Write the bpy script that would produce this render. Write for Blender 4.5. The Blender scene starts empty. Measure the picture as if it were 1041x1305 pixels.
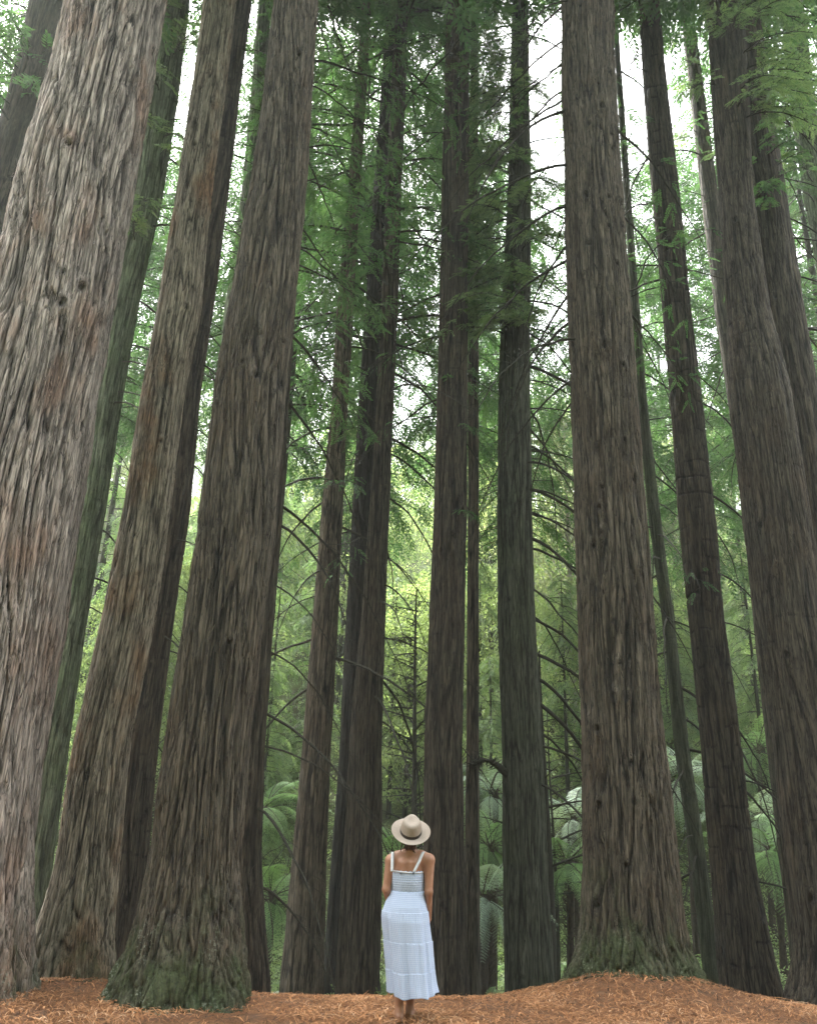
import bpy, math, random
import numpy as np
from mathutils import Vector, Matrix

SC = bpy.context.scene
COL = SC.collection
rnd = random.Random(7)
NR = np.random.default_rng(7)

# ------------------------------------------------------------------ camera
F_PX, W_PX, H_PX = 1000.0, 1041.0, 1305.0
CAM_H = 1.92
PITCH = math.radians(19.6)
ROLL = math.radians(1.9)
CAM = np.array([0.0, 0.0, CAM_H])
FWD = np.array([0, math.cos(PITCH), math.sin(PITCH)])
R0 = np.array([1.0, 0, 0]); U0 = np.array([0, -math.sin(PITCH), math.cos(PITCH)])
RGT = R0 * math.cos(ROLL) + U0 * math.sin(ROLL)
UPV = U0 * math.cos(ROLL) - R0 * math.sin(ROLL)

def ray(px, py):
    return FWD + RGT * (px - W_PX / 2) / F_PX + UPV * (H_PX / 2 - py) / F_PX
def at(px, py, Y):
    """world point seen at photo pixel (px,py) standing at distance Y in front of the camera"""
    r = ray(px, py); return CAM + r * (Y / r[1])
def mpp(p):
    """metres per photo pixel at world point p"""
    return float(np.dot(np.asarray(p) - CAM, FWD)) / F_PX

cam = bpy.data.cameras.new('camera'); co = bpy.data.objects.new('camera', cam); COL.objects.link(co)
M4 = Matrix(((RGT[0], UPV[0], -FWD[0], 0), (RGT[1], UPV[1], -FWD[1], 0), (RGT[2], UPV[2], -FWD[2], CAM_H), (0, 0, 0, 1)))
co.matrix_world = M4
cam.sensor_fit = 'VERTICAL'; cam.sensor_height = 24.0; cam.lens = 24.0 * F_PX / H_PX
cam.clip_end = 2000; cam.clip_start = 0.05
SC.camera = co

# ------------------------------------------------------------------ noise
_rs = np.random.RandomState(3)
_perm = _rs.permutation(256); _perm = np.concatenate([_perm, _perm, _perm])
_g = _rs.normal(size=(256, 3)); _g /= np.linalg.norm(_g, axis=1)[:, None]
def perlin(x, y, z):
    x = np.asarray(x, float); y = np.asarray(y, float) + 0 * x; z = np.asarray(z, float) + 0 * x
    xi = np.floor(x).astype(int); yi = np.floor(y).astype(int); zi = np.floor(z).astype(int)
    xf, yf, zf = x - xi, y - yi, z - zi
    xi &= 255; yi &= 255; zi &= 255
    fade = lambda t: t * t * t * (t * (t * 6 - 15) + 10)
    u, v, w = fade(xf), fade(yf), fade(zf)
    def gr(dx, dy, dz):
        h = _perm[_perm[_perm[xi + dx] + yi + dy] + zi + dz]
        gg = _g[h]
        return gg[..., 0] * (xf - dx) + gg[..., 1] * (yf - dy) + gg[..., 2] * (zf - dz)
    l = lambda a, b, t: a + t * (b - a)
    x00 = l(gr(0, 0, 0), gr(1, 0, 0), u); x10 = l(gr(0, 1, 0), gr(1, 1, 0), u)
    x01 = l(gr(0, 0, 1), gr(1, 0, 1), u); x11 = l(gr(0, 1, 1), gr(1, 1, 1), u)
    return l(l(x00, x10, v), l(x01, x11, v), w) * 1.6
def sstep(a, b, x):
    t = np.clip((x - a) / (b - a), 0, 1); return t * t * (3 - 2 * t)

# ------------------------------------------------------------------ mesh accumulator
class MB:
    def __init__(s):
        s.v = []; s.q = []; s.m = []; s.t = []; s.n = 0; s.sm = []
    def add(s, verts, quads, mat=0, tone=0.5, smooth=False):
        verts = np.asarray(verts, np.float32).reshape(-1, 3); quads = np.asarray(quads, np.int64).reshape(-1, 4)
        s.v.append(verts); s.q.append(quads + s.n); s.n += len(verts)
        s.m.append(np.full(len(quads), mat, np.int32)); s.sm.append(np.full(len(quads), smooth, bool))
        t = np.asarray(tone, np.float32)
        s.t.append(np.full(len(verts), float(t), np.float32) if t.ndim == 0 else t)
    def data(s):
        return (np.concatenate(s.v), np.concatenate(s.q), np.concatenate(s.m), np.concatenate(s.t), np.concatenate(s.sm))
    def mesh(s, name, mats):
        v, q, m, t, sm = s.data()
        return make_mesh(name, v, q, mats, m, sm, {'tone': t})
    def build(s, name, mats, parent=None):
        return link(name, s.mesh(name, mats), parent)

def make_mesh(name, v, q, mats, mi=None, smooth=True, attrs=None):
    me = bpy.data.meshes.new(name)
    v = np.ascontiguousarray(v, np.float32); q = np.ascontiguousarray(q, np.int32)
    me.vertices.add(len(v)); me.vertices.foreach_set('co', v.ravel())
    me.loops.add(q.size); me.loops.foreach_set('vertex_index', q.ravel())
    me.polygons.add(len(q)); me.polygons.foreach_set('loop_start', np.arange(0, q.size, q.shape[1], dtype=np.int32))
    if mi is not None: me.polygons.foreach_set('material_index', np.ascontiguousarray(mi, np.int32))
    sm = np.full(len(q), smooth, bool) if isinstance(smooth, bool) else smooth
    me.polygons.foreach_set('use_smooth', np.ascontiguousarray(sm, bool))
    for k, a in (attrs or {}).items():
        at_ = me.attributes.new(k, 'FLOAT', 'POINT'); at_.data.foreach_set('value', np.ascontiguousarray(a, np.float32))
    for m in mats: me.materials.append(m)
    me.update(calc_edges=True)
    return me

def link(name, me, parent=None):
    o = bpy.data.objects.new(name, me); COL.objects.link(o)
    if parent is not None: o.parent = parent
    return o
def tag(o, label=None, cat=None, group=None, kind=None):
    if label: o['label'] = label
    if cat: o['category'] = cat
    if group: o['group'] = group
    if kind: o['kind'] = kind
    return o
def thing(name, loc, label, cat, group=None):
    o = bpy.data.objects.new(name, None); COL.objects.link(o); o.location = [float(c) for c in loc]
    o.empty_display_size = 0.2
    return tag(o, label, cat, group)

def tube(mb, pts, rad, n=6, mat=0, tone=0.5, cap=False):
    pts = np.asarray(pts, float); k = len(pts)
    rad = np.full(k, rad) if np.ndim(rad) == 0 else np.asarray(rad, float)
    tan = np.gradient(pts, axis=0); tan /= np.linalg.norm(tan, axis=1)[:, None] + 1e-9
    ref = np.array([0.13, 0.21, 1.0]) if abs(tan[:, 2]).mean() < .8 else np.array([1.0, 0.2, 0.1])
    a = np.cross(tan, ref); a /= np.linalg.norm(a, axis=1)[:, None] + 1e-9
    b = np.cross(tan, a)
    th = np.linspace(0, 2 * np.pi, n, endpoint=False)
    v = pts[:, None, :] + rad[:, None, None] * (np.cos(th)[None, :, None] * a[:, None, :] + np.sin(th)[None, :, None] * b[:, None, :])
    i = np.arange(k - 1)[:, None] * n; j = np.arange(n)[None, :]; j2 = (j + 1) % n
    q = np.stack([i + j, i + j2, i + n + j2, i + n + j], -1).reshape(-1, 4)
    mb.add(v.reshape(-1, 3), q, mat, tone, True)

# ------------------------------------------------------------------ materials
def new_mat(name):
    m = bpy.data.materials.new(name); m.use_nodes = True
    nt = m.node_tree; nt.nodes.clear()
    return m, nt, nt.nodes, nt.links
def N(nodes, t, **kw):
    n = nodes.new(t)
    for k, v in kw.items():
        if k.startswith('i_'):
            n.inputs[k[2:].replace('_', ' ')].default_value = v
        else: setattr(n, k, v)
    return n
def ramp(nodes, stops):
    r = nodes.new('ShaderNodeValToRGB'); e = r.color_ramp.elements
    while len(e) < len(stops): e.new(0.5)
    for i, (p, c) in enumerate(stops):
        e[i].position = p; e[i].color = (*c, 1)
    return r
def mixc(nodes, links, fac, a, b, blend='MIX'):
    m = nodes.new('ShaderNodeMix'); m.data_type = 'RGBA'; m.blend_type = blend
    for sock, val in ((m.inputs[0], fac), (m.inputs[6], a), (m.inputs[7], b)):
        if isinstance(val, (int, float)): sock.default_value = val
        elif isinstance(val, tuple): sock.default_value = (*val, 1)
        else: links.new(val, sock)
    return m.outputs[2]
def texco(nodes, links, scale, coord='Object'):
    tc = nodes.new('ShaderNodeTexCoord'); mp = nodes.new('ShaderNodeMapping')
    mp.inputs['Scale'].default_value = scale; links.new(tc.outputs[coord], mp.inputs['Vector'])
    return mp.outputs[0]
def noise(nodes, links, vec, scale, detail=4, rough=.6):
    n = nodes.new('ShaderNodeTexNoise'); n.inputs['Scale'].default_value = scale
    n.inputs['Detail'].default_value = detail; n.inputs['Roughness'].default_value = rough
    links.new(vec, n.inputs['Vector']); return n.outputs['Fac']
def attr(nodes, name):
    a = nodes.new('ShaderNodeAttribute'); a.attribute_name = name; return a.outputs['Fac']
def maprange(nodes, links, val, a, b, c=0., d=1.):
    m = nodes.new('ShaderNodeMapRange'); links.new(val, m.inputs[0])
    for i, x in enumerate((a, b, c, d)): m.inputs[i + 1].default_value = x
    return m.outputs[0]

def bark_mat(name, furrow, crest, patch, moss=(.048, .064, .028), fine=1.0):
    m, nt, nd, lk = new_mat(name)
    out = nd.new('ShaderNodeOutputMaterial'); bs = nd.new('ShaderNodeBsdfPrincipled')
    bs.inputs['Roughness'].default_value = .88; bs.inputs['Specular IOR Level'].default_value = .25
    lk.new(bs.outputs[0], out.inputs[0])
    st = texco(nd, lk, (1, 1, .07)); st2 = texco(nd, lk, (1, 1, .3)); iso = texco(nd, lk, (1, 1, .5))
    n1 = noise(nd, lk, st, 38 * fine, 5, .65); n2 = noise(nd, lk, st2, 11, 4, .6); n3 = noise(nd, lk, iso, 1.6, 4, .6)
    rid = attr(nd, 'ridge')
    c = mixc(nd, lk, rid, furrow, crest)
    pm = maprange(nd, lk, n3, .5, .66)
    c = mixc(nd, lk, pm, c, mixc(nd, lk, rid, tuple(x * .55 for x in patch), patch))
    def crack(scale, st_, wd_, lo):
        nn = noise(nd, lk, texco(nd, lk, (1, 1, st_)), scale, 3, .55)
        a1 = nd.new('ShaderNodeMath'); a1.operation = 'SUBTRACT'; lk.new(nn, a1.inputs[0]); a1.inputs[1].default_value = .5
        a2 = nd.new('ShaderNodeMath'); a2.operation = 'ABSOLUTE'; lk.new(a1.outputs[0], a2.inputs[0])
        return maprange(nd, lk, a2.outputs[0], 0, wd_, lo, 1)
    k1 = crack(15 * fine, .05, .035, .3); k2 = crack(33 * fine, .045, .05, .5)
    kk = nd.new('ShaderNodeMath'); kk.operation = 'MULTIPLY'; lk.new(k1, kk.inputs[0]); lk.new(k2, kk.inputs[1])
    v = maprange(nd, lk, n1, .28, .72, .6, 1.5)
    vk = nd.new('ShaderNodeMath'); vk.operation = 'MULTIPLY'; lk.new(v, vk.inputs[0]); lk.new(kk.outputs[0], vk.inputs[1]); v = vk.outputs[0]
    v2 = maprange(nd, lk, n2, .3, .7, .75, 1.25)
    cv = nd.new('ShaderNodeMath'); cv.operation = 'MULTIPLY'; lk.new(v, cv.inputs[0]); lk.new(v2, cv.inputs[1])
    cc = nd.new('ShaderNodeCombineColor')
    for i in range(3): lk.new(cv.outputs[0], cc.inputs[i])
    c = mixc(nd, lk, 1.0, c, cc.outputs[0], 'MULTIPLY')
    n4 = noise(nd, lk, texco(nd, lk, (1, 1, 1)), 30, 4, .7)
    mossc = mixc(nd, lk, maprange(nd, lk, n4, .35, .7), tuple(x * .55 for x in moss), tuple(x * 1.7 for x in moss))
    c = mixc(nd, lk, attr(nd, 'moss'), c, mossc)
    lich = maprange(nd, lk, n4, .57, .62)
    lm = nd.new('ShaderNodeMath'); lm.operation = 'MULTIPLY'; lk.new(lich, lm.inputs[0]); lk.new(attr(nd, 'lichen'), lm.inputs[1])
    c = mixc(nd, lk, lm.outputs[0], c, (.24, .27, .22))
    lk.new(c, bs.inputs['Base Color'])
    bp = nd.new('ShaderNodeBump'); bp.inputs['Strength'].default_value = .8; bp.inputs['Distance'].default_value = .012
    bh = nd.new('ShaderNodeMath'); bh.operation = 'ADD'; lk.new(n1, bh.inputs[0]); lk.new(kk.outputs[0], bh.inputs[1]); lk.new(bh.outputs[0], bp.inputs['Height'])
    bp2 = nd.new('ShaderNodeBump'); bp2.inputs['Strength'].default_value = .5; bp2.inputs['Distance'].default_value = .01
    lk.new(n4, bp2.inputs['Height']); lk.new(bp.outputs[0], bp2.inputs['Normal'])
    lk.new(bp2.outputs[0], bs.inputs['Normal'])
    return m

def leaf_mat(name, stops, transl=.42, rough=.55):
    m, nt, nd, lk = new_mat(name)
    out = nd.new('ShaderNodeOutputMaterial')
    oi = nd.new('ShaderNodeObjectInfo')
    n = noise(nd, lk, texco(nd, lk, (1, 1, 1)), .8, 2, .5)
    s = nd.new('ShaderNodeMath'); s.operation = 'MULTIPLY_ADD'; lk.new(n, s.inputs[0]); s.inputs[1].default_value = .7
    lk.new(attr(nd, 'tone'), s.inputs[2])
    s2 = nd.new('ShaderNodeMath'); s2.operation = 'MULTIPLY_ADD'; lk.new(oi.outputs['Random'], s2.inputs[0]); s2.inputs[1].default_value = .3
    lk.new(s.outputs[0], s2.inputs[2])
    f = maprange(nd, lk, s2.outputs[0], .3, 1.5)
    r = ramp(nd, stops); lk.new(f, r.inputs[0])
    d = nd.new('ShaderNodeBsdfDiffuse'); t = nd.new('ShaderNodeBsdfTranslucent'); g = nd.new('ShaderNodeBsdfGlossy')
    g.inputs['Roughness'].default_value = rough; g.inputs['Color'].default_value = (.6, .65, .6, 1)
    lk.new(r.outputs[0], d.inputs[0])
    tc = mixc(nd, lk, 1.0, r.outputs[0], (1.32, 1.36, .85), 'MULTIPLY'); lk.new(tc, t.inputs[0])
    mx = nd.new('ShaderNodeMixShader'); mx.inputs[0].default_value = transl; lk.new(d.outputs[0], mx.inputs[1]); lk.new(t.outputs[0], mx.inputs[2])
    mx2 = nd.new('ShaderNodeMixShader'); mx2.inputs[0].default_value = .04; lk.new(mx.outputs[0], mx2.inputs[1]); lk.new(g.outputs[0], mx2.inputs[2])
    lk.new(mx2.outputs[0], out.inputs[0])
    return m

def simple_mat(name, c1, c2, scale=8, stretch=(1, 1, 1), rough=.85, bump=.3, dist=.01, spec=.3):
    m, nt, nd, lk = new_mat(name)
    out = nd.new('ShaderNodeOutputMaterial'); bs = nd.new('ShaderNodeBsdfPrincipled')
    bs.inputs['Roughness'].default_value = rough; bs.inputs['Specular IOR Level'].default_value = spec
    n = noise(nd, lk, texco(nd, lk, stretch), scale, 5, .65)
    c = mixc(nd, lk, maprange(nd, lk, n, .3, .7), c1, c2)
    lk.new(c, bs.inputs['Base Color']); lk.new(bs.outputs[0], out.inputs[0])
    bp = nd.new('ShaderNodeBump'); bp.inputs['Strength'].default_value = bump; bp.inputs['Distance'].default_value = dist
    lk.new(n, bp.inputs['Height']); lk.new(bp.outputs[0], bs.inputs['Normal'])
    return m

BARK = {
    'pink':  bark_mat('bark_pinkish_grey', (.012, .0105, .0095), (.41, .35, .31), (.30, .205, .16)),
    'brown': bark_mat('bark_warm_brown', (.006, .0058, .0048), (.115, .097, .072), (.09, .070, .05)),
    'tan':   bark_mat('bark_tan', (.014, .0125, .0095), (.30, .262, .20), (.23, .145, .085)),
    'dark':  bark_mat('bark_dark_brown', (.0052, .0052, .0044), (.076, .064, .048), (.067, .051, .036)),
    'green': bark_mat('bark_greenish', (.007, .008, .006), (.082, .088, .066), (.066, .078, .048)),
    'mossy': bark_mat('bark_moss_tinted', (.02, .026, .018), (.21, .25, .17), (.16, .22, .12), (.06, .085, .04)),
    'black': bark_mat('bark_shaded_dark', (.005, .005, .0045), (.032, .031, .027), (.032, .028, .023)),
}
BRANCH_M = simple_mat('branch_wood', (.014, .015, .010), (.036, .034, .024), 20)
LEAF_DARK = leaf_mat('redwood_leaf', [(0, (.03, .075, .032)), (.5, (.065, .14, .055)), (1, (.12, .20, .08))], .5)
LEAF_MID = leaf_mat('slope_conifer_leaf', [(0, (.06, .115, .055)), (.5, (.14, .22, .105)), (1, (.26, .35, .17))], .5)
LEAF_YEL = leaf_mat('slope_broadleaf_leaf', [(0, (.09, .14, .065)), (.5, (.21, .28, .13)), (1, (.37, .43, .23))], .55)
LEAF_PALE = leaf_mat('slope_pale_leaf', [(0, (.09, .12, .07)), (.5, (.19, .23, .14)), (1, (.32, .35, .23))], .5)
LEAF_UND = leaf_mat('undergrowth_leaf', [(0, (.07, .125, .05)), (.5, (.19, .27, .12)), (1, (.36, .42, .24))], .5)
FERN_M = leaf_mat('fern_leaf', [(0, (.07, .15, .055)), (.5, (.17, .30, .12)), (1, (.30, .43, .21))], .35, .4)
FERN_PALE = leaf_mat('fern_pale_leaf', [(0, (.17, .25, .19)), (.5, (.34, .45, .36)), (1, (.52, .62, .53))], .3, .4)
FERN_TRUNK = simple_mat('fern_trunk', (.02, .016, .012), (.06, .045, .032), 30, (1, 1, .4), bump=.9, dist=.03)
PALE_BARK = simple_mat('pale_bark', (.16, .15, .13), (.34, .32, .29), 5, (1, 1, .25))

# ------------------------------------------------------------------ terrain
def gz(x, y):
    x = np.asarray(x, float); y = np.asarray(y, float)
    s = 9.0 + .15 * np.sin(x * .9 + 1.0)
    fall = np.where(y > s - .8, np.log1p(np.exp(np.clip((y - s) / .45, -30, 30))) * .45, 0)
    z = -.27 * np.minimum(fall, 9.5 + 0 * fall)
    z = z - .25 * np.clip(3.2 - np.abs(y - 19.5), 0, 3.2) * .12
    up = np.maximum(y - 24, 0)
    z = z + .50 * np.minimum(up, 70) + .0015 * np.minimum(up, 50) ** 2
    z = z + 1.3 * np.clip(-y - 3.5, 0, 32) - .4 * np.clip(-y - 3.5, 0, 3)  # steep unseen hill added behind the camera to block sky light
    def mound(cx, cy, a, sx, sy): return a * np.exp(-((x - cx) / sx) ** 2 - ((y - cy) / sy) ** 2)
    z = z + mound(T14X, 10.3, .36, 1.15, .95) + mound(T14X + .9, 10.6, .14, 1.0, .6)
    z = z + mound(-4.6, 9.0, .06, 2.3, .75) + mound(-2.75, 9.45, .09, .95, .6) + mound(-3.6, 10.2, .05, 1.4, .8) + mound(4.6, 9.4, .06, 1.6, .7)
    far = sstep(11, 20, y)
    z = z + (.03 + .35 * far) * perlin(x * .45, y * .45, 3.3) + (.018 + .1 * far) * perlin(x * 1.6, y * 1.6, 7.7)
    z = z + .02 * sstep(3, 9, np.abs(x)) * (np.abs(x) - 3) * sstep(12, 40, y)
    return z
T14X = float(at(803, 1240, 10.6)[0])

def sheet(xs, ys):
    X, Y = np.meshgrid(xs, ys); Z = gz(X, Y)
    nx = len(xs); i = (np.arange(len(ys) - 1)[:, None] * nx + np.arange(nx - 1)[None, :])
    q = np.stack([i, i + 1, i + nx + 1, i + nx], -1).reshape(-1, 4)
    return X, Y, Z, q
xs = np.concatenate([-np.geomspace(260, 8.2, 45), np.arange(-8, 8.01, .045), np.geomspace(8.2, 260, 45)])
ys = np.concatenate([-np.geomspace(120, 5, 26), np.arange(-4, 7, .5), np.arange(7, 12, .035), np.geomspace(12.05, 320, 110)])
X, Y, Z, q = sheet(xs, ys)
near = np.exp(-((Y - 9) / 2.5) ** 2)
Z = Z + near * (.016 * perlin(X * 5, Y * 5, 1.1) + .012 * perlin(X * 14, Y * 14, 2.1) + .006 * perlin(X * 33, Y * 33, 5.1))
m, nt, nd, lk = new_mat('forest_floor')
out = nd.new('ShaderNodeOutputMaterial'); bs = nd.new('ShaderNodeBsdfPrincipled'); bs.inputs['Roughness'].default_value = .95
bs.inputs['Specular IOR Level'].default_value = .1
tc3 = texco(nd, lk, (1, 1, 1))
na = noise(nd, lk, tc3, 60, 6, .7); nb = noise(nd, lk, tc3, 2.2, 4, .6); ncn = noise(nd, lk, tc3, .35, 5, .6)
c = mixc(nd, lk, maprange(nd, lk, na, .3, .7), (.06, .03, .017), (.28, .14, .07))
c = mixc(nd, lk, maprange(nd, lk, nb, .52, .68, 0, .7), c, (.11, .075, .055))
cf = mixc(nd, lk, maprange(nd, lk, na, .3, .7), (.018, .02, .011), (.06, .065, .032))
cf2 = mixc(nd, lk, maprange(nd, lk, ncn, .45, .6), cf, (.075, .10, .04))
sep = nd.new('ShaderNodeSeparateXYZ'); lk.new(tc3, sep.inputs[0])
fy = maprange(nd, lk, sep.outputs[1], 10.5, 13.5); fy2 = maprange(nd, lk, sep.outputs[1], 20, 27)
c = mixc(nd, lk, fy, c, cf); c = mixc(nd, lk, fy2, c, cf2)
fy3 = maprange(nd, lk, sep.outputs[1], 5.0, 2.0)
c = mixc(nd, lk, fy3, c, mixc(nd, lk, maprange(nd, lk, na, .3, .7), (.012, .018, .009), (.04, .055, .028)))  # added hill coloured dark green to cut its orange bounce light
lk.new(c, bs.inputs['Base Color']); lk.new(bs.outputs[0], out.inputs[0])
bp = nd.new('ShaderNodeBump'); bp.inputs['Strength'].default_value = .8; bp.inputs['Distance'].default_value = .02
lk.new(na, bp.inputs['Height']); lk.new(bp.outputs[0], bs.inputs['Normal'])
g = link('ground', make_mesh('ground', np.stack([X, Y, Z], -1).reshape(-1, 3), q, [m], smooth=True))
tag(g, 'red brown forest floor mounding round the trunks and falling into a gully', kind='structure')

# ------------------------------------------------------------------ leaf helpers
def rot_frames(d, up):
    d = d / (np.linalg.norm(d, axis=-1, keepdims=True) + 1e-9)
    s = np.cross(up, d); s /= np.linalg.norm(s, axis=-1, keepdims=True) + 1e-9
    u = np.cross(d, s)
    return np.stack([d, s, u], -1)             # columns: along, side, up
def leaf_quads(base, d, side, L, Wd):
    """diamond leaves: base point, direction, side vector, length, width"""
    L = np.asarray(L)[:, None]; Wd = np.asarray(Wd)[:, None]
    mid = base + d * L * .45
    v = np.stack([base, mid + side * Wd * .5, base + d * L, mid - side * Wd * .5], 1)
    n = len(base); q = np.arange(n * 4).reshape(n, 4)
    return v.reshape(-1, 3), q

def spray(L=.45, n=20, ll=.055, lw=.016, seed=0, droop=.15):
    """flat feathery twig along +X in the XY plane; leaflets both sides"""
    r = np.random.default_rng(seed)
    t = np.linspace(.06, 1, n); sd = np.where(np.arange(n) % 2 == 0, 1, -1)
    base = np.stack([t * L, 0 * t, -droop * L * t ** 2], -1)
    taper = (1 - .55 * t) * np.clip(t * 6, .5, 1)
    ang = np.radians(52 - 22 * t + r.normal(0, 7, n))
    d = np.stack([np.cos(ang), sd * np.sin(ang), -.12 + r.normal(0, .15, n)], -1); d /= np.linalg.norm(d, axis=1)[:, None]
    up = np.stack([r.normal(0, .25, n), r.normal(0, .25, n), np.ones(n)], -1)
    side = np.cross(up, d); side /= np.linalg.norm(side, axis=1)[:, None]
    return leaf_quads(base, d, side, ll * taper * r.uniform(.8, 1.25, n), lw * r.uniform(.8, 1.2, n))
def place(mb, tpl, pos, d, up, scale, mat, rng, tone_lo=.1, tone_hi=.6):
    tv, tq = tpl; pos = np.asarray(pos, float); n = len(pos)
    if n == 0: return
    R = rot_frames(np.asarray(d, float), np.asarray(up, float))
    sc = np.broadcast_to(np.asarray(scale, float), (n,))
    v = np.einsum('nij,vj->nvi', R, tv) * sc[:, None, None] + pos[:, None, :]
    q = tq[None] + (np.arange(n) * len(tv))[:, None, None]
    k = len(tv) // 4
    tone = np.repeat(rng.uniform(tone_lo, tone_hi, (n, 1)) + rng.normal(0, .08, (n, k)), 4, axis=1).ravel()
    mb.add(v.reshape(-1, 3), q.reshape(-1, 4), mat, tone)

def arc(L, n, droop, wig, rng, rise=0.0):
    t = np.linspace(0, 1, n)
    y = np.cumsum(rng.normal(0, wig, n)) * L / n; z = L * (rise * t - droop * t ** 1.8) + np.cumsum(rng.normal(0, wig * .6, n)) * L / n
    return np.stack([t * L, y - y[0], z - z[0]], -1)
def samp(p, t):
    k = len(p) - 1; i = np.clip((t * k).astype(int), 0, k - 1); f = (t * k - i)[:, None]
    return p[i] * (1 - f) + p[i + 1] * f, p[i + 1] - p[i]

def dead_branch(seed, L=3.2, droop=.55, r0=.03, twigs=9):
    rng = np.random.default_rng(seed); mb = MB()
    p = arc(L, 16, droop, .10, rng, .12); t = np.linspace(0, 1, 16)
    tube(mb, p, r0 * (1 - t) ** .8 + .004, 6)
    for k in range(twigs):
        tt = rng.uniform(.2, .95); b, d = samp(p, np.array([tt])); b, d = b[0], d[0] / np.linalg.norm(d[0])
        s = 1 if rng.random() < .5 else -1
        l2 = L * rng.uniform(.12, .38) * (1.1 - .6 * tt)
        c = arc(l2, 8, rng.uniform(.2, .6), .14, rng)
        a = math.atan2(d[1], d[0]) + s * rng.uniform(.5, 1.1); ca, sa = math.cos(a), math.sin(a)
        c = np.stack([c[:, 0] * ca - c[:, 1] * sa, c[:, 0] * sa + c[:, 1] * ca, c[:, 2] + c[:, 0] * rng.uniform(-.4, .25)], -1) + b
        tube(mb, c, np.linspace(r0 * .38 * (1.1 - tt), .0025, 8), 4)
        if rng.random() < .5:
            c2 = arc(l2 * .5, 5, .4, .15, rng); a2 = a - s * .8
            c2 = np.stack([c2[:, 0] * math.cos(a2), c2[:, 0] * math.sin(a2), c2[:, 2]], -1) + c[4]
            tube(mb, c2, np.linspace(.005, .0015, 5), 4)
    return mb.mesh('branch', [BRANCH_M])
def live_branch(seed, L=3.4, droop=.3, r0=.028, nsec=16, ns=6, ls=.42, leafm=LEAF_DARK, rise=.1, start=.2, lscale=1.0):
    rng = np.random.default_rng(seed); mb = MB()
    p = arc(L, 14, droop, .09, rng, rise); t = np.linspace(0, 1, 14)
    tube(mb, p, r0 * (1 - t) ** .8 + .004, 5)
    tpl = [spray(ls, 20, .085 * lscale, .027 * lscale, seed + j, .2) for j in range(3)]
    P, D = [[], [], []], [[], [], []]
    for k in range(nsec):
        tt = start + (1 - start) * (k + rng.uniform(0, 1)) / nsec
        b, d = samp(p, np.array([min(tt, .999)])); b = b[0]; d = d[0] / np.linalg.norm(d[0])
        s = 1 if k % 2 else -1
        l2 = L * rng.uniform(.2, .38) * (1.15 - .75 * tt)
        a = math.atan2(d[1], d[0]) + s * rng.uniform(.6, 1.1)
        c = arc(l2, 7, rng.uniform(.15, .6), .12, rng)
        c = np.stack([c[:, 0] * math.cos(a) - c[:, 1] * math.sin(a), c[:, 0] * math.sin(a) + c[:, 1] * math.cos(a), c[:, 2]], -1) + b
        tube(mb, c, np.linspace(.008, .002, 7), 3)
        m_ = ns + (1 if tt < .5 else 0)
        ts = np.sort(rng.uniform(.15, 1, m_)); bb, dd = samp(c, np.minimum(ts, .999))
        for j in range(m_):
            dv = dd[j] / (np.linalg.norm(dd[j]) + 1e-9); sd = np.array([-dv[1], dv[0], 0]) * (1 if j % 2 else -1)
            dv = dv + sd * rng.uniform(.2, 1.0) + np.array([0, 0, rng.uniform(-.5, .1)])
            w = rng.integers(3); P[w].append(bb[j]); D[w].append(dv)
    for w in range(3):
        n = len(P[w])
        if n: place(mb, tpl[w], P[w], D[w], np.array([0, 0, 1.]) + rng.normal(0, .3, (n, 3)), rng.uniform(.7, 1.2, n), 1, rng)
    return mb.mesh('branch', [BRANCH_M, leafm])

DEAD = [dead_branch(s, 2.6 + .35 * (s % 4), .5 + .13 * (s % 3), .021 + .003 * (s % 3), 10 + s % 5) for s in range(8)]
LIVE = [live_branch(20 + s, 2.8 + .3 * (s % 4), .25 + .1 * (s % 3)) for s in range(8)]
TUFT = [live_branch(50 + s, .8, .6, .010, 11, 6, .2, start=.1, lscale=.55) for s in range(5)]
TUFTL = [live_branch(60 + s, 1.15, .7, .010, 13, 6, .24, leafm=LEAF_MID, start=.1, lscale=.6) for s in range(5)]
SPARSE = [live_branch(70 + s, 3.4, .45, .026, 9, 3, .36, start=.35) for s in range(5)]

def add_branch(parent, me, loc, az, scale, tilt=0.0):
    o = link('branch', me, parent)
    o.location = [float(c) for c in loc]
    o.rotation_euler = (rnd.uniform(-.25, .25), tilt, az); o.scale = (scale,) * 3
    return o

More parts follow.
